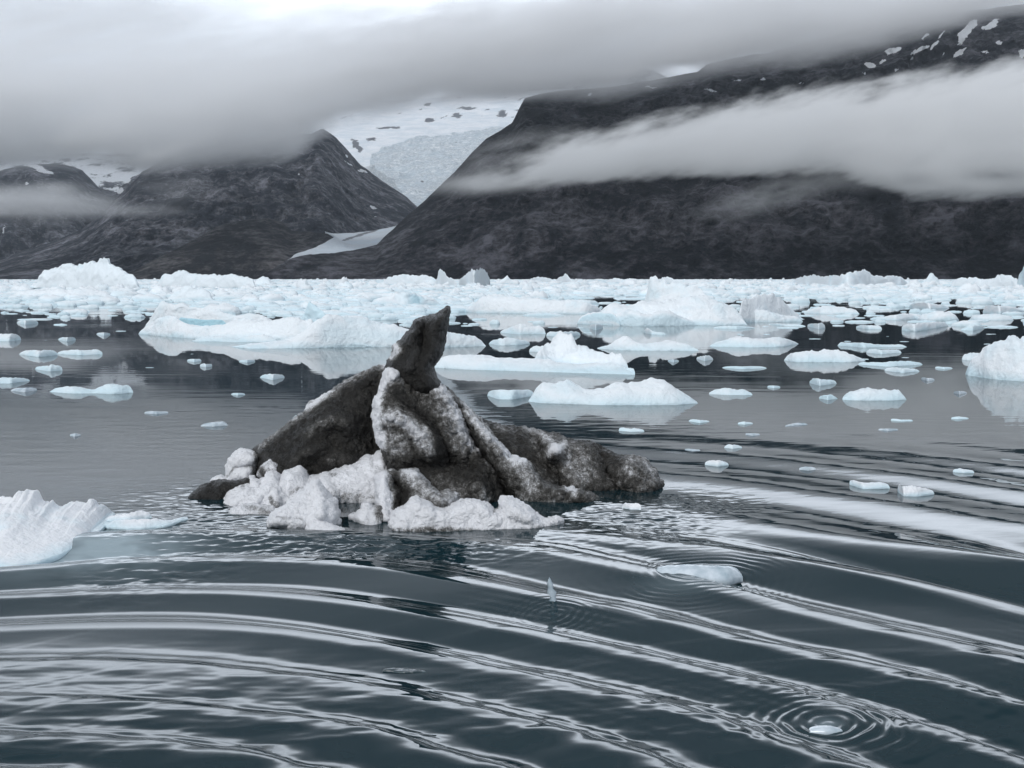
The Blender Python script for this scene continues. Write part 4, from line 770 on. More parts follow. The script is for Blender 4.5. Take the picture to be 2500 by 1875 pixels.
floe('long flat-topped white ice ridge reaching left from the rugged iceberg', KZ5([(-60, 480), (-20, 420), (40, 400), (80, 350), (120, 345), (180, 360), (260, 352), (330, 355), (450, 365), (600, 372), (700, 392), (850, 385), (960, 400), (1100, 440)]), KZ5([(-60, 480), (40, 490), (500, 498), (1000, 500), (1110, 490)]), depth=.2, front=2.4, rough=.10)
floe('thin flat slab lying in front of the long flat-topped ridge', KZ5([(440, 500), (560, 485), (680, 488), (760, 502)]), KZ5([(430, 512), (770, 512)]), depth=.2, rough=.08)
floe('white floe with a knob at its left end, in the reflection of the rugged iceberg', KZ5([(1050, 778), (1130, 760), (1200, 740), (1215, 705), (1280, 685), (1350, 700), (1378, 745), (1480, 750), (1560, 735), (1660, 718), (1760, 742), (1850, 755), (1900, 795)]), KZ5([(1050, 785), (1200, 800), (1500, 805), (1900, 805)]), depth=.26)
floe('white floe shaped like a flat iron, right below the rugged iceberg', K5([(858, 392), (900, 380), (950, 368), (985, 358), (1060, 370), (1120, 366), (1170, 362), (1210, 370), (1245, 380)]), K5([(855, 400), (1050, 404), (1180, 402), (1245, 388)]), depth=.34)
floe('smooth loaf-shaped white floe in dark water below and right of the flat-iron floe', K5([(1185, 455), (1205, 432), (1250, 424), (1310, 420), (1400, 415), (1440, 420), (1480, 432), (1535, 452)]), K5([(1183, 460), (1230, 468), (1480, 468), (1538, 462)]), depth=.36, blue=lambda px, v: .22 * np.exp(-(v / .25) ** 2))
floe('thin ragged floe trailing right from the loaf-shaped floe', K5([(1510, 470), (1600, 468), (1660, 462), (1720, 462), (1785, 470)]), K5([(1505, 478), (1640, 488), (1785, 478)]), depth=.25)
floe('flat pointed floe just under the thin ragged one', K5([(1620, 500), (1660, 488), (1700, 490), (1770, 500)]), K5([(1620, 505), (1700, 514), (1772, 508)]), depth=.3)
floe('long narrow floe with lumpy ends in the dark water above the loaf-shaped floe', KZ6([(882, 650), (900, 630), (960, 640), (1060, 640), (1160, 652), (1260, 655), (1340, 650), (1380, 655)]), KZ6([(880, 660), (1000, 668), (1060, 676), (1200, 672), (1382, 670)]), depth=.12)
floe('small flat floe directly below the long lumpy narrow floe', KZ6([(1090, 700), (1120, 682), (1200, 685), (1280, 688), (1345, 695)]), KZ6([(1090, 712), (1200, 722), (1345, 712)]), depth=.3)
floe('white floe with a rounded peak and a notched right end, alone in grey water', K5([(1440, 628), (1475, 600), (1520, 588), (1548, 572), (1590, 575), (1640, 590), (1665, 592), (1690, 583), (1714, 602), (1717, 630)]), K5([(1440, 630), (1500, 634), (1650, 634), (1718, 630)]), depth=.42)
floe('small white floe with a pointed crown, just right of the two-humped floe', K5([(860, 600), (890, 590), (915, 580), (950, 572), (975, 592), (1010, 585), (1035, 596), (1048, 606)]), K5([(858, 606), (950, 610), (1048, 609)]), depth=.4)
floe('pear-shaped little white floe between the loaf-shaped floe and the peaked floe', K5([(1296, 555), (1310, 540), (1335, 533), (1360, 545), (1400, 545), (1412, 553)]), K5([(1295, 558), (1340, 570), (1412, 560)]), depth=.45)
floe('tiny rounded white floe close to the left of the peaked floe', K5([(1340, 620), (1362, 608), (1385, 605), (1416, 620)]), K5([(1338, 624), (1375, 631), (1418, 626)]), depth=.45)
r = root_at(2480, 925, 'iceberg'); tag(r, 'massive smooth white iceberg cut off by the right edge of the picture', 'iceberg')
loaf('body', K5([(1984, 520), (1995, 490), (2020, 455), (2070, 430), (2110, 395), (2150, 375), (2212, 366), (2320, 372), (2440, 420), (2500, 500)]), K5([(1984, 524), (2080, 540), (2212, 551), (2400, 552), (2500, 540)]), .55, parent=r, front=2.0, rough=.07)
loaf('ledge', K5([(1960, 445), (2000, 430), (2050, 420), (2120, 420)]), K5([(1958, 458), (2120, 470)]), .5, parent=r, rough=.1)
floe('crescent-topped white floe with a brown smear, right of the rugged iceberg', KZ6([(635, 418), (700, 405), (740, 380), (800, 362), (850, 385), (900, 362), (960, 395), (1020, 400), (1032, 415)]), KZ6([(632, 425), (760, 432), (1032, 432)]), depth=.36, blue=0.0)
floe('low dome-topped white floe at the front of the pack, right of the brown-smeared one', KZ6([(1395, 375), (1450, 350), (1500, 345), (1580, 360), (1640, 368), (1680, 382)]), KZ6([(1392, 385), (1540, 402), (1682, 390)]), depth=.4)
floe('white floe with a tiny horn at the front of the pack, near the right edge', KZ6([(1930, 400), (1942, 362), (1952, 376), (2010, 362), (2080, 372), (2150, 390), (2212, 400)]), KZ6([(1925, 420), (2050, 430), (2215, 412)]), depth=.35)
floe('flat white floe with a stubby left arm in dark water near the right edge', KZ6([(1770, 545), (1805, 540), (1815, 515), (1880, 510), (1940, 528)]), KZ6([(1768, 550), (1860, 552), (1942, 535)]), depth=.3)
floe('flat oval floe above the stubby-armed one', KZ6([(1775, 495), (1820, 486), (1900, 492)]), KZ6([(1775, 500), (1840, 506), (1902, 498)]), depth=.3)
floe('blunt white slab with a straight long tail, in dark water right of the brown-smeared floe', KZ6([(1340, 530), (1345, 510), (1420, 498), (1500, 492), (1560, 490), (1678, 500)]), KZ6([(1342, 550), (1440, 560), (1520, 548), (1678, 520)]), depth=.3)
floe('white floe with a sharp two-pronged right end in dark water', KZ6([(1012, 525), (1040, 512), (1100, 510), (1180, 510), (1198, 525)]), KZ6([(1012, 532), (1100, 542), (1198, 542)]), depth=.3)
floe('small pile-shaped white floe left of the two-pronged floe', KZ6([(660, 515), (700, 500), (740, 498), (756, 490), (790, 508)]), KZ6([(660, 522), (740, 540), (788, 535)]), depth=.4)
floe('pointed white floe with a ridge, in front of the pack at right', KZ6([(1115, 465), (1200, 458), (1260, 450), (1320, 425), (1400, 428), (1450, 455)]), KZ6([(1110, 470), (1300, 478), (1455, 470)]), depth=.25)
floe('short wide strip of ice beside the right foot of the rugged iceberg', KZ6([(385, 502), (480, 502), (600, 505), (645, 515)]), KZ6([(380, 508), (500, 520), (648, 522)]), depth=.2, rough=.05)
floe('thin white floe strip crossing the water in front of the rugged iceberg', KZ6([(0, 522), (100, 515), (200, 520), (280, 528)]), KZ6([(-20, 535), (150, 540), (285, 535)]), depth=.12, rough=.06)
floe('egg-shaped white ice lump in the green shadow of the rugged iceberg', KZ5([(983, 605), (1010, 582), (1050, 576), (1085, 590), (1100, 608)]), KZ5([(982, 615), (1040, 636), (1100, 615)]), depth=.5, rough=.04)
floe('round-headed ice lump with a flat tail in front of the rugged iceberg', KZ5([(1438, 640), (1445, 618), (1480, 612), (1505, 630), (1510, 650), (1600, 658), (1625, 665)]), KZ5([(1438, 656), (1500, 668), (1628, 672)]), depth=.25)
floe('whale-shaped white floe with a notched right end, left of the jagged hummock', KZ5([(148, 742), (180, 722), (230, 705), (310, 685), (370, 698), (400, 720), (490, 735)]), KZ5([(148, 748), (240, 762), (400, 758), (492, 748)]), depth=.35)
floe('double-arched white floe above the whale-shaped floe', KZ5([(240, 650), (300, 635), (370, 605), (390, 565), (450, 560), (490, 590), (500, 635), (530, 635), (535, 585), (590, 585), (600, 620), (622, 655)]), KZ5([(240, 655), (400, 668), (622, 665)]), depth=.3, rough=.08)
floe('low flat floe left of the jagged hummock and above it', KZ5([(625, 660), (640, 642), (760, 642), (860, 642), (912, 655)]), KZ5([(625, 680), (760, 692), (912, 675)]), depth=.3)
floe('diamond-shaped small floe in dark water under the reflection of the flat-iron floe', KZ5([(1882, 865), (1930, 850), (1960, 838), (1990, 840), (2020, 868)]), KZ5([(1882, 872), (1950, 890), (2020, 878)]), depth=.5)
floe('very small kite-shaped floe left of the diamond-shaped floe', KZ5([(1645, 885), (1690, 872), (1735, 885)]), KZ5([(1643, 890), (1690, 902), (1736, 892)]), depth=.5)
floe('long needle-thin floe in dark water below the flat-iron floe', K5([(915, 489), (960, 484), (1040, 483), (1106, 488)]), K5([(913, 492), (1000, 498), (1108, 494)]), depth=.12, rough=.05)
# left side
floe('dome-shaped white floe cut off by the left edge of the picture', K4([(-60, 350), (0, 340), (40, 342), (62, 352), (76, 370)]), K4([(-60, 376), (30, 378), (77, 372)]), depth=.6)
floe('long low white floe with a humped right half, in grey water on the left', K4([(198, 590), (215, 578), (290, 572), (340, 580), (385, 588), (420, 568), (470, 560), (505, 572), (540, 565), (560, 578)]), K4([(196, 596), (300, 604), (385, 602), (480, 606), (562, 600)]), depth=.25)
floe('flat white floe with a smooth edge, upper left neighbour of a lumpy one', K4([(72, 428), (100, 416), (160, 412), (210, 416), (236, 428)]), K4([(70, 434), (150, 446), (238, 438)]), depth=.35)
floe('lumpy white floe strung out to the right of a smooth flat one', K4([(236, 425), (290, 415), (330, 408), (350, 418), (400, 408), (432, 425)]), K4([(236, 432), (330, 438), (434, 434)]), depth=.25)
floe('white floe with a pointed right shoulder, left part of the grey water', K4([(138, 492), (180, 484), (220, 474), (250, 486), (256, 500)]), K4([(138, 498), (200, 508), (256, 504)]), depth=.4)
floe('flat white wedge entering from the left edge below the dome-shaped floe', K4([(-60, 535), (0, 532), (50, 532), (112, 546)]), K4([(-60, 560), (30, 560), (112, 549)]), depth=.35)
floe('faint glassy floe just right of the white wedge at the left edge', K4([(30, 586), (70, 576), (110, 574), (142, 584)]), K4([(28, 592), (90, 598), (143, 590)]), depth=.35, mat=SLUSH, rough=.05)
floe('boat-shaped white floe in dark water, upper left', K4([(66, 292), (80, 287), (140, 286), (158, 294)]), K4([(66, 298), (100, 306), (158, 300)]), depth=.35)
floe('lens-shaped white floe in dark water left of the melt pool floe', K4([(244, 366), (270, 358), (300, 358), (317, 366)]), K4([(243, 370), (280, 380), (318, 372)]), depth=.45)
floe('spindle-shaped white floe between the lens-shaped floe and the melt pool floe', K4([(410, 344), (440, 337), (468, 345)]), K4([(409, 347), (440, 354), (469, 348)]), depth=.4)
floe('small flat white floe with pointed ends in the dark water under the melt pool floe', K4([(1116, 530), (1150, 518), (1180, 514), (1222, 530)]), K4([(1115, 534), (1170, 545), (1223, 534)]), depth=.4)
floe('tiny white floe with a bead of ice beside it in the dark blue reflection', K4([(990, 604), (1010, 598), (1048, 604)]), K4([(988, 607), (1015, 612), (1050, 608)]), depth=.35)
floe('little block-shaped floe nearest the melt pool floe reflection', K4([(855, 478), (870, 472), (908, 476)]), K4([(855, 486), (880, 490), (908, 486)]), depth=.4)
floe('small two-lobed floe above the block-shaped one', K4([(800, 456), (830, 452), (862, 455)]), K4([(800, 463), (830, 467), (862, 464)]), depth=.35)
floe('cross-shaped sliver of ice in the dark reflection', K4([(1026, 461), (1060, 455), (1096, 461)]), K4([(1026, 465), (1060, 470), (1096, 465)]), depth=.3)
floe('faint flat glassy ice plate in the grey water left of the dirty berg', K4([(608, 682), (640, 677), (713, 682)]), K4([(608, 689), (660, 693), (713, 688)]), depth=.3, mat=SLUSH, rough=.04)
floe('tilted glassy ice plate with a raised right corner, left of the dirty berg', K4([(853, 740), (900, 724), (970, 718), (960, 738)]), K4([(852, 744), (910, 746), (972, 741)]), depth=.3, mat=SLUSH, rough=.04)
floe('small pale ice crumb lowest in the grey water on the left', K4([(280, 781), (300, 774), (327, 781)]), K4([(280, 785), (300, 789), (328, 785)]), depth=.4, mat=SLUSH)
floe('small white floe half hidden behind the left crest of the dirty berg', K4([(1258, 704), (1280, 692), (1306, 697)]), K4([(1255, 710), (1310, 710)]), depth=.5)
# crumbs in grey water on the right
for lb, t, b, m_ in (
    ('sprig-shaped ice crumb with a white lump behind the tail of the dirty berg', [(466, 752), (480, 744), (510, 756), (545, 750), (578, 762)], [(466, 764), (520, 769), (578, 767)], ICE_SMALL),
    ('flat pale crumb of ice above and right of the sprig-shaped crumb', [(772, 718), (800, 712), (860, 722)], [(771, 723), (820, 731), (862, 725)], ICE_SMALL),
    ('pair of joined pale ice crumbs in the middle of the grey water', [(985, 730), (1010, 722), (1050, 730)], [(985, 735), (1015, 738), (1052, 734)], ICE_SMALL),
    ('dull grey ice crumb right of the joined pale crumbs', [(1195, 742), (1240, 728), (1290, 732)], [(1193, 746), (1240, 741), (1291, 738)], SLUSH),
    ('dark grey ice crumb below the joined pale crumbs', [(1020, 776), (1050, 773), (1082, 778)], [(1020, 781), (1050, 786), (1083, 782)], SLUSH),
    ('small white cap of ice in grey water right of the tail', [(930, 832), (945, 822), (970, 820), (1004, 834)], [(928, 838), (965, 842), (1006, 837)], ICE_SMALL),
    ('white dumbbell-shaped ice crumb in grey water toward the right', [(1653, 712), (1680, 710), (1700, 716), (1750, 716)], [(1653, 720), (1700, 724), (1750, 722)], ICE_SMALL),
    ('thin grey ice crumb below the dumbbell-shaped one', [(1600, 756), (1640, 753), (1686, 757)], [(1600, 761), (1640, 765), (1687, 761)], SLUSH),
    ('pale ice crumb with a pointed cap near the right edge of the grey water', [(1917, 708), (1950, 700), (1992, 708)], [(1917, 713), (1950, 714), (1993, 712)], ICE_SMALL),
    ('transparent oval ice disc in grey water left of the massive smooth iceberg', [(1924, 596), (1950, 590), (1980, 597)], [(1924, 601), (1950, 608), (1981, 602)], SLUSH),
    ('ragged pale ice crumb above the transparent oval disc', [(1780, 536), (1810, 533), (1838, 541)], [(1780, 541), (1810, 550), (1839, 546)], SLUSH),
    ('winged little white crumb left of the massive smooth iceberg', [(1840, 487), (1870, 486), (1915, 490)], [(1840, 494), (1880, 498), (1916, 495)], ICE_SMALL),
    ('narrow white crumb right of the tiny horned water gap', [(1112, 570), (1140, 567), (1168, 572)], [(1112, 576), (1140, 580), (1168, 577)], ICE_SMALL)):
    floe(lb, K5(t), K5(b), depth=.35, mat=m_, rough=.08, cat='ice piece', name='ice_piece')
for lb, t, b, m_ in (
    ('white cap-shaped piece of ice on the dark ripple line right of the tail', [(845, 228), (870, 218), (915, 217), (948, 234)], [(844, 236), (900, 243), (948, 238)], ICE_NEAR),
    ('boat-shaped white piece of ice lying left of a two-horned one', [(1480, 306), (1520, 305), (1560, 314), (1620, 312), (1656, 325)], [(1480, 320), (1540, 342), (1600, 340), (1656, 335)], ICE_NEAR),
    ('white piece of ice with two small horns on the dark ripple near the right edge', [(1692, 330), (1714, 314), (1738, 332), (1772, 322), (1800, 340), (1852, 356)], [(1692, 345), (1715, 376), (1780, 374), (1852, 360)], ICE_NEAR),
    ('small white cap of ice above the dark ripple at the right edge', [(1933, 262), (1970, 250), (2022, 266)], [(1932, 268), (1980, 273), (2024, 270)], ICE_NEAR),
    ('little upright white ice cube drifting under the tail of the dirty berg', [(484, 408), (490, 400), (560, 400), (568, 412)], [(482, 430), (520, 438), (568, 440)], ICE_NEAR),
    ('dull grey-green crumb of ice just beyond the dark ripple line', [(1260, 252), (1300, 243), (1330, 252)], [(1258, 258), (1300, 262), (1330, 259)], SLUSH),
    ('flat faint crumb of ice upper left of the cap-shaped one', [(756, 170), (790, 168), (824, 176)], [(755, 176), (790, 181), (824, 180)], SLUSH)):
    floe(lb, KR(t), KR(b), depth=.45, mat=m_, rough=.10, cat='ice piece', name='ice_piece')
# foreground
r = root_at(60, 1385, 'ice_floe'); tag(r, 'large crumbly white ice floe sinking under the water at the left edge', 'ice floe')
loaf('body', KB([(-260, 160), (-100, 100), (0, 128), (30, 150), (95, 142), (150, 134), (210, 140), (245, 152), (290, 172), (312, 180), (345, 198), (400, 232)]), KB([(-260, 400), (0, 410), (120, 392), (230, 360), (320, 310), (385, 275), (408, 240)]), 1.40, mat=ICE_NEAR, parent=r, front=1.15, vr=.86, rough=.13, nu=170, nv=90, lift=.0)
loaf('crest', KB([(-260, 200), (-60, 110), (0, 112), (40, 150), (120, 240)]), KB([(-260, 240), (120, 250)]), .25, mat=ICE_NEAR, parent=r, rough=.08)
r = root_at(330, 1285, 'ice_floe'); tag(r, 'thin white ice shelf with a back hump, left of the dirty berg', 'ice floe')
loaf('shelf', KB([(405, 232), (460, 212), (560, 208), (640, 208), (700, 214), (740, 206), (785, 204)]), KB([(404, 236), (500, 246), (580, 248), (690, 238), (788, 206)]), .28, mat=ICE_NEAR, parent=r, rough=.07, nu=100, vr=.7)
loaf('hump', KB([(412, 214), (440, 196), (500, 184), (540, 170), (575, 165), (620, 182), (625, 195)]), KB([(410, 222), (520, 220), (630, 204)]), .3, mat=ICE_NEAR, parent=r, rough=.12)
floe('smooth rounded block of glassy white ice ringed by ripples', KR([(628, 690), (634, 662), (700, 653), (800, 652), (900, 655), (985, 660), (1012, 676), (1018, 700)]), KR([(626, 722), (660, 736), (800, 744), (960, 744), (1018, 724)]), cat='ice piece', name='ice_piece', depth=.42, mat=SLUSH, rough=.035, front=3.0, blue=0, nu=90, hsc=.72)
floe('dim blue-grey lump of ice barely breaking the surface inside the round ripples, lower right', KR([(1330, 1378), (1370, 1366), (1400, 1356), (1440, 1364), (1475, 1382)]), KR([(1325, 1385), (1400, 1394), (1475, 1386)]), cat='ice piece', name='ice_piece', depth=.5, mat=SLUSH, rough=.35, hsc=.55, endp=1.6)
floe('dark clear lump of ice poking out behind the block ringed by ripples', KR([(1045, 640), (1075, 630), (1110, 640), (1145, 620), (1185, 642)]), KR([(1040, 650), (1120, 655), (1190, 652)]), cat='ice piece', name='ice_piece', depth=.3, mat=CLEAR, rough=.2)
floe('small dark clear sliver of ice awash in the centre foreground', KB([(1640, 856), (1680, 851), (1730, 856), (1780, 856), (1830, 866)]), KB([(1638, 860), (1720, 868), (1832, 870)]), cat='ice piece', name='ice_piece', depth=.3, mat=CLEAR, rough=.5, hsc=.5, endp=1.6)
# the little upright splinter
def shard():
    D = float(wd(1478)); bx = (1357 - CX) / F * D
    pts = [(.010, 0, .030), (.002, .03, .024), (-.010, .06, .030), (-.016, .095, .020), (-.026, .13, .027), (-.030, .165, .020), (-.040, .20, .022), (-.043, .235, .007)]
    V = []; k = 9
    for i, (cx, z, r_) in enumerate(pts):
        for a in range(k):
            q = r_ * (1 + .45 * math.sin(a * 2.3 + i * 2.1)); V.append((bx + cx + q * math.cos(a * 2 * math.pi / k), D + .5 * q * math.sin(a * 2 * math.pi / k), z - .03))
    V.append((bx - .046, D, .222)); V.append((bx, D, -.05)); n = len(pts) * k
    Q = [(i * k + a, i * k + (a + 1) % k, (i + 1) * k + (a + 1) % k, (i + 1) * k + a) for i in range(len(pts) - 1) for a in range(k)]
    Q += [((len(pts) - 1) * k + a, (len(pts) - 1) * k + (a + 1) % k, n, n) for a in range(0)]
    Q += [((len(pts) - 1) * k + a, (len(pts) - 1) * k + (a + 1) % k, (len(pts) - 1) * k + (a + 2) % k, n) for a in range(0, k, 2)]
    return tag(mesh_obj('ice_splinter', V, Q, SLUSH), 'slender upright splinter of clear ice standing in the water in the centre foreground', 'ice splinter')
shard()

# ------------------------------------------------------------------ far bergs along the skyline of the pack
FARB = [
 ('broad white iceberg with a two-stepped back, highest on the left skyline', KZ3([(300, 225), (335, 190), (350, 150), (400, 135), (520, 118), (620, 108), (680, 122), (740, 95), (800, 88), (890, 92), (960, 118), (1020, 150), (1100, 185), (1190, 200)]), KZ3([(290, 300), (1200, 310)]), .3),
 ('jumbled white ice ridge with a bumpy crest, just right of the two-stepped iceberg', KZ3([(1350, 215), (1370, 190), (1400, 172), (1450, 180), (1500, 175), (1560, 148), (1620, 160), (1660, 185), (1850, 190), (1950, 180), (2060, 200), (2200, 215)]), KZ3([(1340, 290), (2212, 300)]), .25),
 ('small pointed iceberg on the skyline between the jumbled ridge and the sail-shaped berg', KZ4([(70, 230), (110, 205), (148, 184), (180, 205), (210, 235)]), KZ4([(60, 262), (220, 262)]), .5),
 ('long low white iceberg left of the sail-shaped berg on the skyline', KZ4([(1140, 215), (1180, 195), (1240, 182), (1320, 180), (1420, 188), (1500, 184), (1560, 200), (1600, 215)]), KZ4([(1120, 255), (1620, 260)]), .25),
 ('sail-shaped white iceberg spike standing on the skyline left of the cratered block', KZ4([(1570, 210), (1600, 180), (1612, 140), (1625, 136), (1650, 170), (1690, 205), (1750, 222)]), KZ4([(1560, 262), (1760, 268)]), .4),
 ('rounded cratered iceberg block with a steep right face on the skyline above the horn', KZ4([(1770, 220), (1800, 195), (1850, 158), (1900, 142), (1938, 140), (1942, 130), (1995, 135), (2005, 170), (2025, 210)]), KZ4([(1760, 262), (1900, 270), (2030, 258)]), .45),
 ('thin pinnacle of ice right of the cratered block on the skyline', KZ4([(2110, 222), (2150, 200), (2160, 180), (2180, 182), (2190, 215), (2230, 225)]), KZ4([(2100, 250), (2240, 250)]), .5),
 ('grey-shadowed ice hummock behind the melt pool floe', KZ3([(1440, 390), (1500, 330), (1560, 310), (1620, 282), (1700, 290), (1760, 310), (1810, 360), (1840, 395)]), KZ3([(1430, 405), (1850, 406)]), .4),
 ('flat white ice sheet with blue shadowed underside at the far left', KZ3([(85, 340), (200, 322), (400, 318), (600, 310), (760, 300), (880, 320), (960, 365)]), KZ3([(80, 378), (500, 382), (970, 380)]), .2),
 ('wedge-shaped white iceberg with a turquoise hollow behind the horn', KZ4([(1030, 400), (1120, 370), (1250, 340), (1330, 318), (1380, 325), (1420, 345), (1500, 362), (1580, 380), (1605, 410)]), KZ4([(1020, 420), (1300, 430), (1610, 425)]), .3),
 ('small blue-green fin of ice behind the melt pool floe', KZ4([(460, 520), (490, 500), (510, 470), (500, 420), (490, 400), (560, 425), (600, 460), (640, 485), (655, 500)]), KZ4([(455, 540), (655, 545)]), .5),
 ('tall narrow blue ice pillar at the right edge of the skyline', KZ6([(2165, 190), (2185, 160), (2192, 95), (2230, 95), (2260, 110), (2300, 200)]), KZ6([(2150, 255), (2310, 258)]), .4),
 ('long jumbled white ice ridge with a slanting slab on top, right skyline', KZ6([(540, 190), (600, 170), (680, 155), (760, 170), (850, 160), (940, 155), (1050, 132), (1112, 130), (1120, 160), (1200, 165), (1300, 160), (1380, 185)]), KZ6([(520, 225), (950, 235), (1400, 225)]), .2),
 ('small blue-white spike on the skyline right of the slanting slab ridge', KZ6([(1500, 180), (1530, 165), (1552, 138), (1575, 165), (1610, 185)]), KZ6([(1480, 215), (1630, 215)]), .4),
 ('low bulging white ice ridge beside the blue pillar', KZ6([(1700, 190), (1850, 170), (1960, 185), (2050, 165), (2120, 162), (2200, 190)]), KZ6([(1680, 240), (2212, 245)]), .25),
 ('small ice peak with a forward-leaning tip on the skyline right of the pinnacle', KZ5([(700, 215), (745, 195), (790, 175), (825, 190), (815, 215), (860, 225)]), KZ5([(690, 240), (870, 242)]), .4),
 ('gently arched ice hump beside the forward-leaning peak', KZ5([(480, 212), (540, 195), (600, 195), (680, 210)]), KZ5([(470, 235), (690, 238)]), .3),
 ('pale round boulder of ice in the pack right of the pinnacle', KZ5([(392, 278), (400, 262), (425, 256), (452, 268), (456, 285)]), KZ5([(390, 290), (458, 291)]), .6),
 ('cluster-topped white iceberg behind the rugged iceberg, on the skyline', KZ5([(1560, 215), (1620, 190), (1650, 190), (1680, 215), (1850, 220), (1880, 205), (1900, 222)]), KZ5([(1550, 245), (1920, 248)]), .25),
 ('small white saddle-shaped berg left of the dark-notched peak', KZ5([(1130, 222), (1140, 198), (1160, 215), (1200, 198), (1260, 215), (1330, 205), (1400, 212)]), KZ5([(1120, 240), (1410, 242)]), .25)]
for lb, t, b, d in FARB:
    bl = 0.
    if 'blue-green' in lb: bl = .55
    elif 'turquoise' in lb: bl = lambda px, v: .75 * np.exp(-((px - 1015) / 24) ** 2) * (1 - sstep(.25, .6, v))
    elif 'blue shadowed' in lb: bl = lambda px, v: .6 * (1 - sstep(.0, .12, v))
    elif 'blue ice pillar' in lb: bl = .4
    elif 'blue-white' in lb: bl = .2
    floe(lb, t, b, cat='iceberg', name='iceberg', depth=d, mat=ICE_FAR, rough=.24, facet=.2, front=1.6, blue=bl if bl else .10, nu=int(np.clip((b[-1][0] - b[0][0]) / 2, 24, 140)))

# ------------------------------------------------------------------ small drifting floes: one mesh per shape, copied
def proto(seed, n=22, m=7, tall=.2):
    a = np.linspace(0, 2 * np.pi, n, endpoint=False)[:, None]; t = np.linspace(0, 1, m)[None, :]
    rad = .5 * (1 + .30 * fbm(np.cos(a) * 1.3, np.sin(a) * 1.3, seed, 3) + .12 * fbm(np.cos(a) * 4, np.sin(a) * 4, seed + 5, 2))
    r = rad * (1 - t); x = r * np.cos(a) ; y = r * np.sin(a) * .62
    tall = tall * .62; z = tall * (1 - (1 - t) ** 3.2) ** .5 * (.62 + .55 * fbm(x * 3.2 + seed, y * 3.2, seed, 4, .6) + .35 * ridged(x * 2.4, y * 2.4, seed, 2)) 
    z = np.maximum(z, .008); z[:, 0] = -.02; z[:, -1] = z[:, -1].mean()
    X = np.concatenate([x * 0 + x, (x[:, :1] * .8)], 1); Y = np.concatenate([y, y[:, :1] * .8], 1); Z = np.concatenate([z, np.full((n, 1), -.16)], 1)
    order = [m] + list(range(m)); V = np.stack([X[:, order], Y[:, order], Z[:, order]], -1).reshape(-1, 3)
    Q = outward(V, grid_faces(n, m + 1, wrap=True)); return V, Q
PROTO = [proto(s * 3.7 + 1, tall=tl) for s, tl in enumerate([.10, .12, .08, .16, .22, .11, .30, .09, .14, .36, .18, .10, .13, .26])]
# where the ice lies: share of the picture row covered
def cover(px, py):
    edge = np.interp(px, [0, 150, 300, 520, 640, 1000, 1250, 1500, 1900, 2100, 2500], [752, 757, 752, 758, 775, 790, 745, 735, 735, 742, 748])
    c = 1.0 - sstep(-34, 0, py - edge) * .88
    c = c * (1 - .75 * sstep(.08, .35, perlin(px / 150., py / 16., 5.5)) * sstep(704, 718, py))
    tail = np.interp(px, [0, 500, 620, 1250, 1700, 2500], [14, 16, 20, 22, 42, 42])
    c = c * np.exp(-np.maximum(0, py - edge) / tail); return c
def clear_of(x, y, w_, d_):
    for a, b, c, d in BOX:
        if a - w_ * .3 < x < b + w_ * .3 and c - d_ * .2 < y < d + d_ * .2: return False
    return True
cand = []
g = np.random.RandomState(11)
for _ in range(40000):
    u = g.rand(); py = 682.5 + 122 * u ** 1.9; px = g.uniform(-900, 3400)
    if g.rand() > cover(px, py): continue
    D = float(wd(py)); wpx = np.clip(g.lognormal(3.0, .62) * (.45 + .012 * (py - 680)), 6, 110) * (1 if py < 745 else .8); wm = wpx / F * D
    if wm > 16: wm = 16 * g.uniform(.5, 1)
    x = (px - CX) / F * D
    if py > 700 and not clear_of(x, D, wm, wm * .6): continue
    k = g.randint(len(PROTO)); cand.append((wm * F / D, px, py, x, D, wm, k, g.uniform(-.5, .5) + (math.pi if g.rand() < .5 else 0), g.uniform(.7, 1.5)))
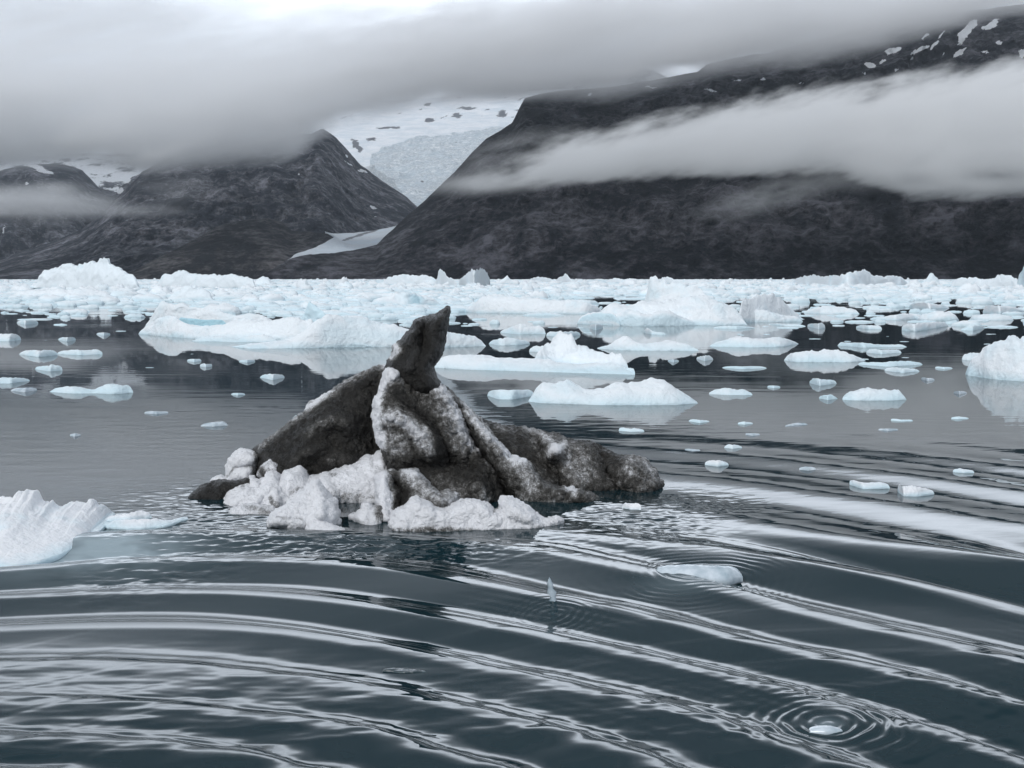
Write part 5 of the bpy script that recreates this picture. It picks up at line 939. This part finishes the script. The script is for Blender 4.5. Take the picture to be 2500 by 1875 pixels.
# thinly scattered specks in open water
for _ in range(260):
    px = g.uniform(0, 2500); py = g.uniform(755, 905)
    if g.rand() > (.9 if px > 1700 else .45) * math.exp(-(py - 760) / 55): continue
    D = float(wd(py)); wm = g.uniform(6, 26) / F * D; x = (px - CX) / F * D
    if not clear_of(x, D, wm, wm): continue
    cand.append((wm * F / D * 1.6, px, py, x, D, wm, g.choice([0, 1, 2, 5, 7]), g.uniform(-.4, .4), .8))
cand.sort(key=lambda c: -c[0] * (1 + .02 * (c[2] - 680)))
n_auth = sum(1 for o in C.objects if o.get('category') in ('ice floe',))
ins = [c for c in cand if -10 < c[1] < 2510]; keep = ins[:300 - n_auth]; rest = ins[300 - n_auth:] + [c for c in cand if not -10 < c[1] < 2510]
protos = {}
ANCH = [(p[0], p[1], n) for p, n in (((750, 790), 'melt pool floe'), ((1400, 890), 'floe with the jagged hummock'), ((1480, 960), 'two-humped floe'), ((1530, 780), 'rugged iceberg'), ((1840, 840), 'flat-iron floe'), ((2020, 875), 'loaf-shaped floe'),
        ((2130, 965), 'peaked floe'), ((2460, 900), 'massive smooth iceberg'), ((2030, 760), 'brown-smeared floe'), ((2270, 750), 'dome-topped floe'), ((2440, 755), 'tiny-horned floe'), ((220, 945), 'low floe with humped right half'), ((155, 828), 'lens-shaped floe'),
        ((20, 825), 'dome-shaped floe at the left edge'), ((60, 785), 'boat-shaped floe'), ((1300, 750), 'long flat-topped ridge'), ((220, 670), 'two-stepped iceberg'), ((430, 675), 'jumbled ice ridge'), ((480, 725), 'grey-shadowed hummock'), ((990, 730), 'wedge with the turquoise hollow'),
        ((1150, 680), 'cratered skyline block'), ((1080, 685), 'sail-shaped berg'), ((2100, 680), 'slanting slab ridge'), ((2480, 690), 'blue ice pillar'), ((1020, 800), 'black horn'), ((1190, 830), 'whale-shaped floe'), ((2120, 800), 'two-pronged floe'), ((2380, 800), 'stubby-armed floe'), ((2220, 845), 'long lumpy narrow floe'),
        ((140, 725), 'blue-undersided flat sheet'), ((765, 770), 'blue-green fin'), ((1250, 700), 'pale round ice boulder'), ((60, 860), 'smooth flat floe on the left'), ((480, 820), 'spindle-shaped floe'))]
used_lb = {}
def zone(px, py, wm, k, hs):
    d = sorted((math.hypot((px - a) / 2.2, (py - b) * 1.6), a, b, n) for a, b, n in ANCH)[0]
    dx, dy = px - d[1], py - d[2]
    rel = ('left of' if dx < 0 else 'right of') if abs(dx) > 3 * abs(dy) else ('behind' if dy < 0 else 'in front of')
    sh = ['flat', 'flat', 'wafer-thin', 'low', 'humped', 'flat', 'peaked', 'thin', 'low', 'steep', 'humped', 'flat', 'low', 'steep'][k]
    sz = 'big' if wm * F / wd(py) > 55 else ('mid-sized' if wm * F / wd(py) > 26 else 'tiny')
    base = '%s %s white floe %s the %s' % (sz, sh, rel, d[3]); used_lb[base] = used_lb.get(base, 0) + 1
    n = used_lb[base]
    if n > 1: base += ', ' + ['', '', 'a second one', 'a third one', 'a fourth one', 'a fifth one', 'a sixth one', 'a seventh one', 'an eighth one', 'a ninth one', 'a tenth one', 'an eleventh one', 'a twelfth one', 'the last one'][min(n, 13)]
    return base, 'small floes drifting round the %s' % d[3]
for _, px, py, x, D, wm, k, rz, hs in keep:
    mt = ICE_FAR if D > 90 else ICE_MID
    key = (k, mt.name)
    if key not in protos:
        o = mesh_obj('ice_floe', *PROTO[k], mt); protos[key] = o
    else:
        o = protos[key].copy(); C.objects.link(o)
    o.location = (x, D, 0); o.rotation_euler = (0, 0, rz); dz = min(hs, 2.2 / max(wm, .1)) if wm > 4 else hs
    o.scale = (wm * 1.15, wm * g.uniform(.8, 1.3), wm * dz)
    lb, gr = zone(px, py, wm, k, hs); tag(o, lb, 'ice floe', gr)
V = []; Q = []; n = 0
for _, px, py, x, D, wm, k, rz, hs in rest:
    v, q = PROTO[k]; c, s = math.cos(rz), math.sin(rz); dz = (min(hs, 2.0 / max(wm, .1)) if wm > 4 else hs) * (1.5 + (1.3 if g.rand() < .12 else 0) * sstep(150, 350, D))
    p = v * (wm * 1.15, wm, wm * dz); V.append(np.stack([x + p[:, 0] * c - p[:, 1] * s, D + p[:, 0] * s + p[:, 1] * c, p[:, 2]], -1)); Q.append(q + n); n += len(v)
o = mesh_obj('brash_ice', np.concatenate(V), np.concatenate(Q), ICE_FAR); tag(o, 'countless small white ice fragments choking the water far out before the shore', 'brash ice', kind='stuff')
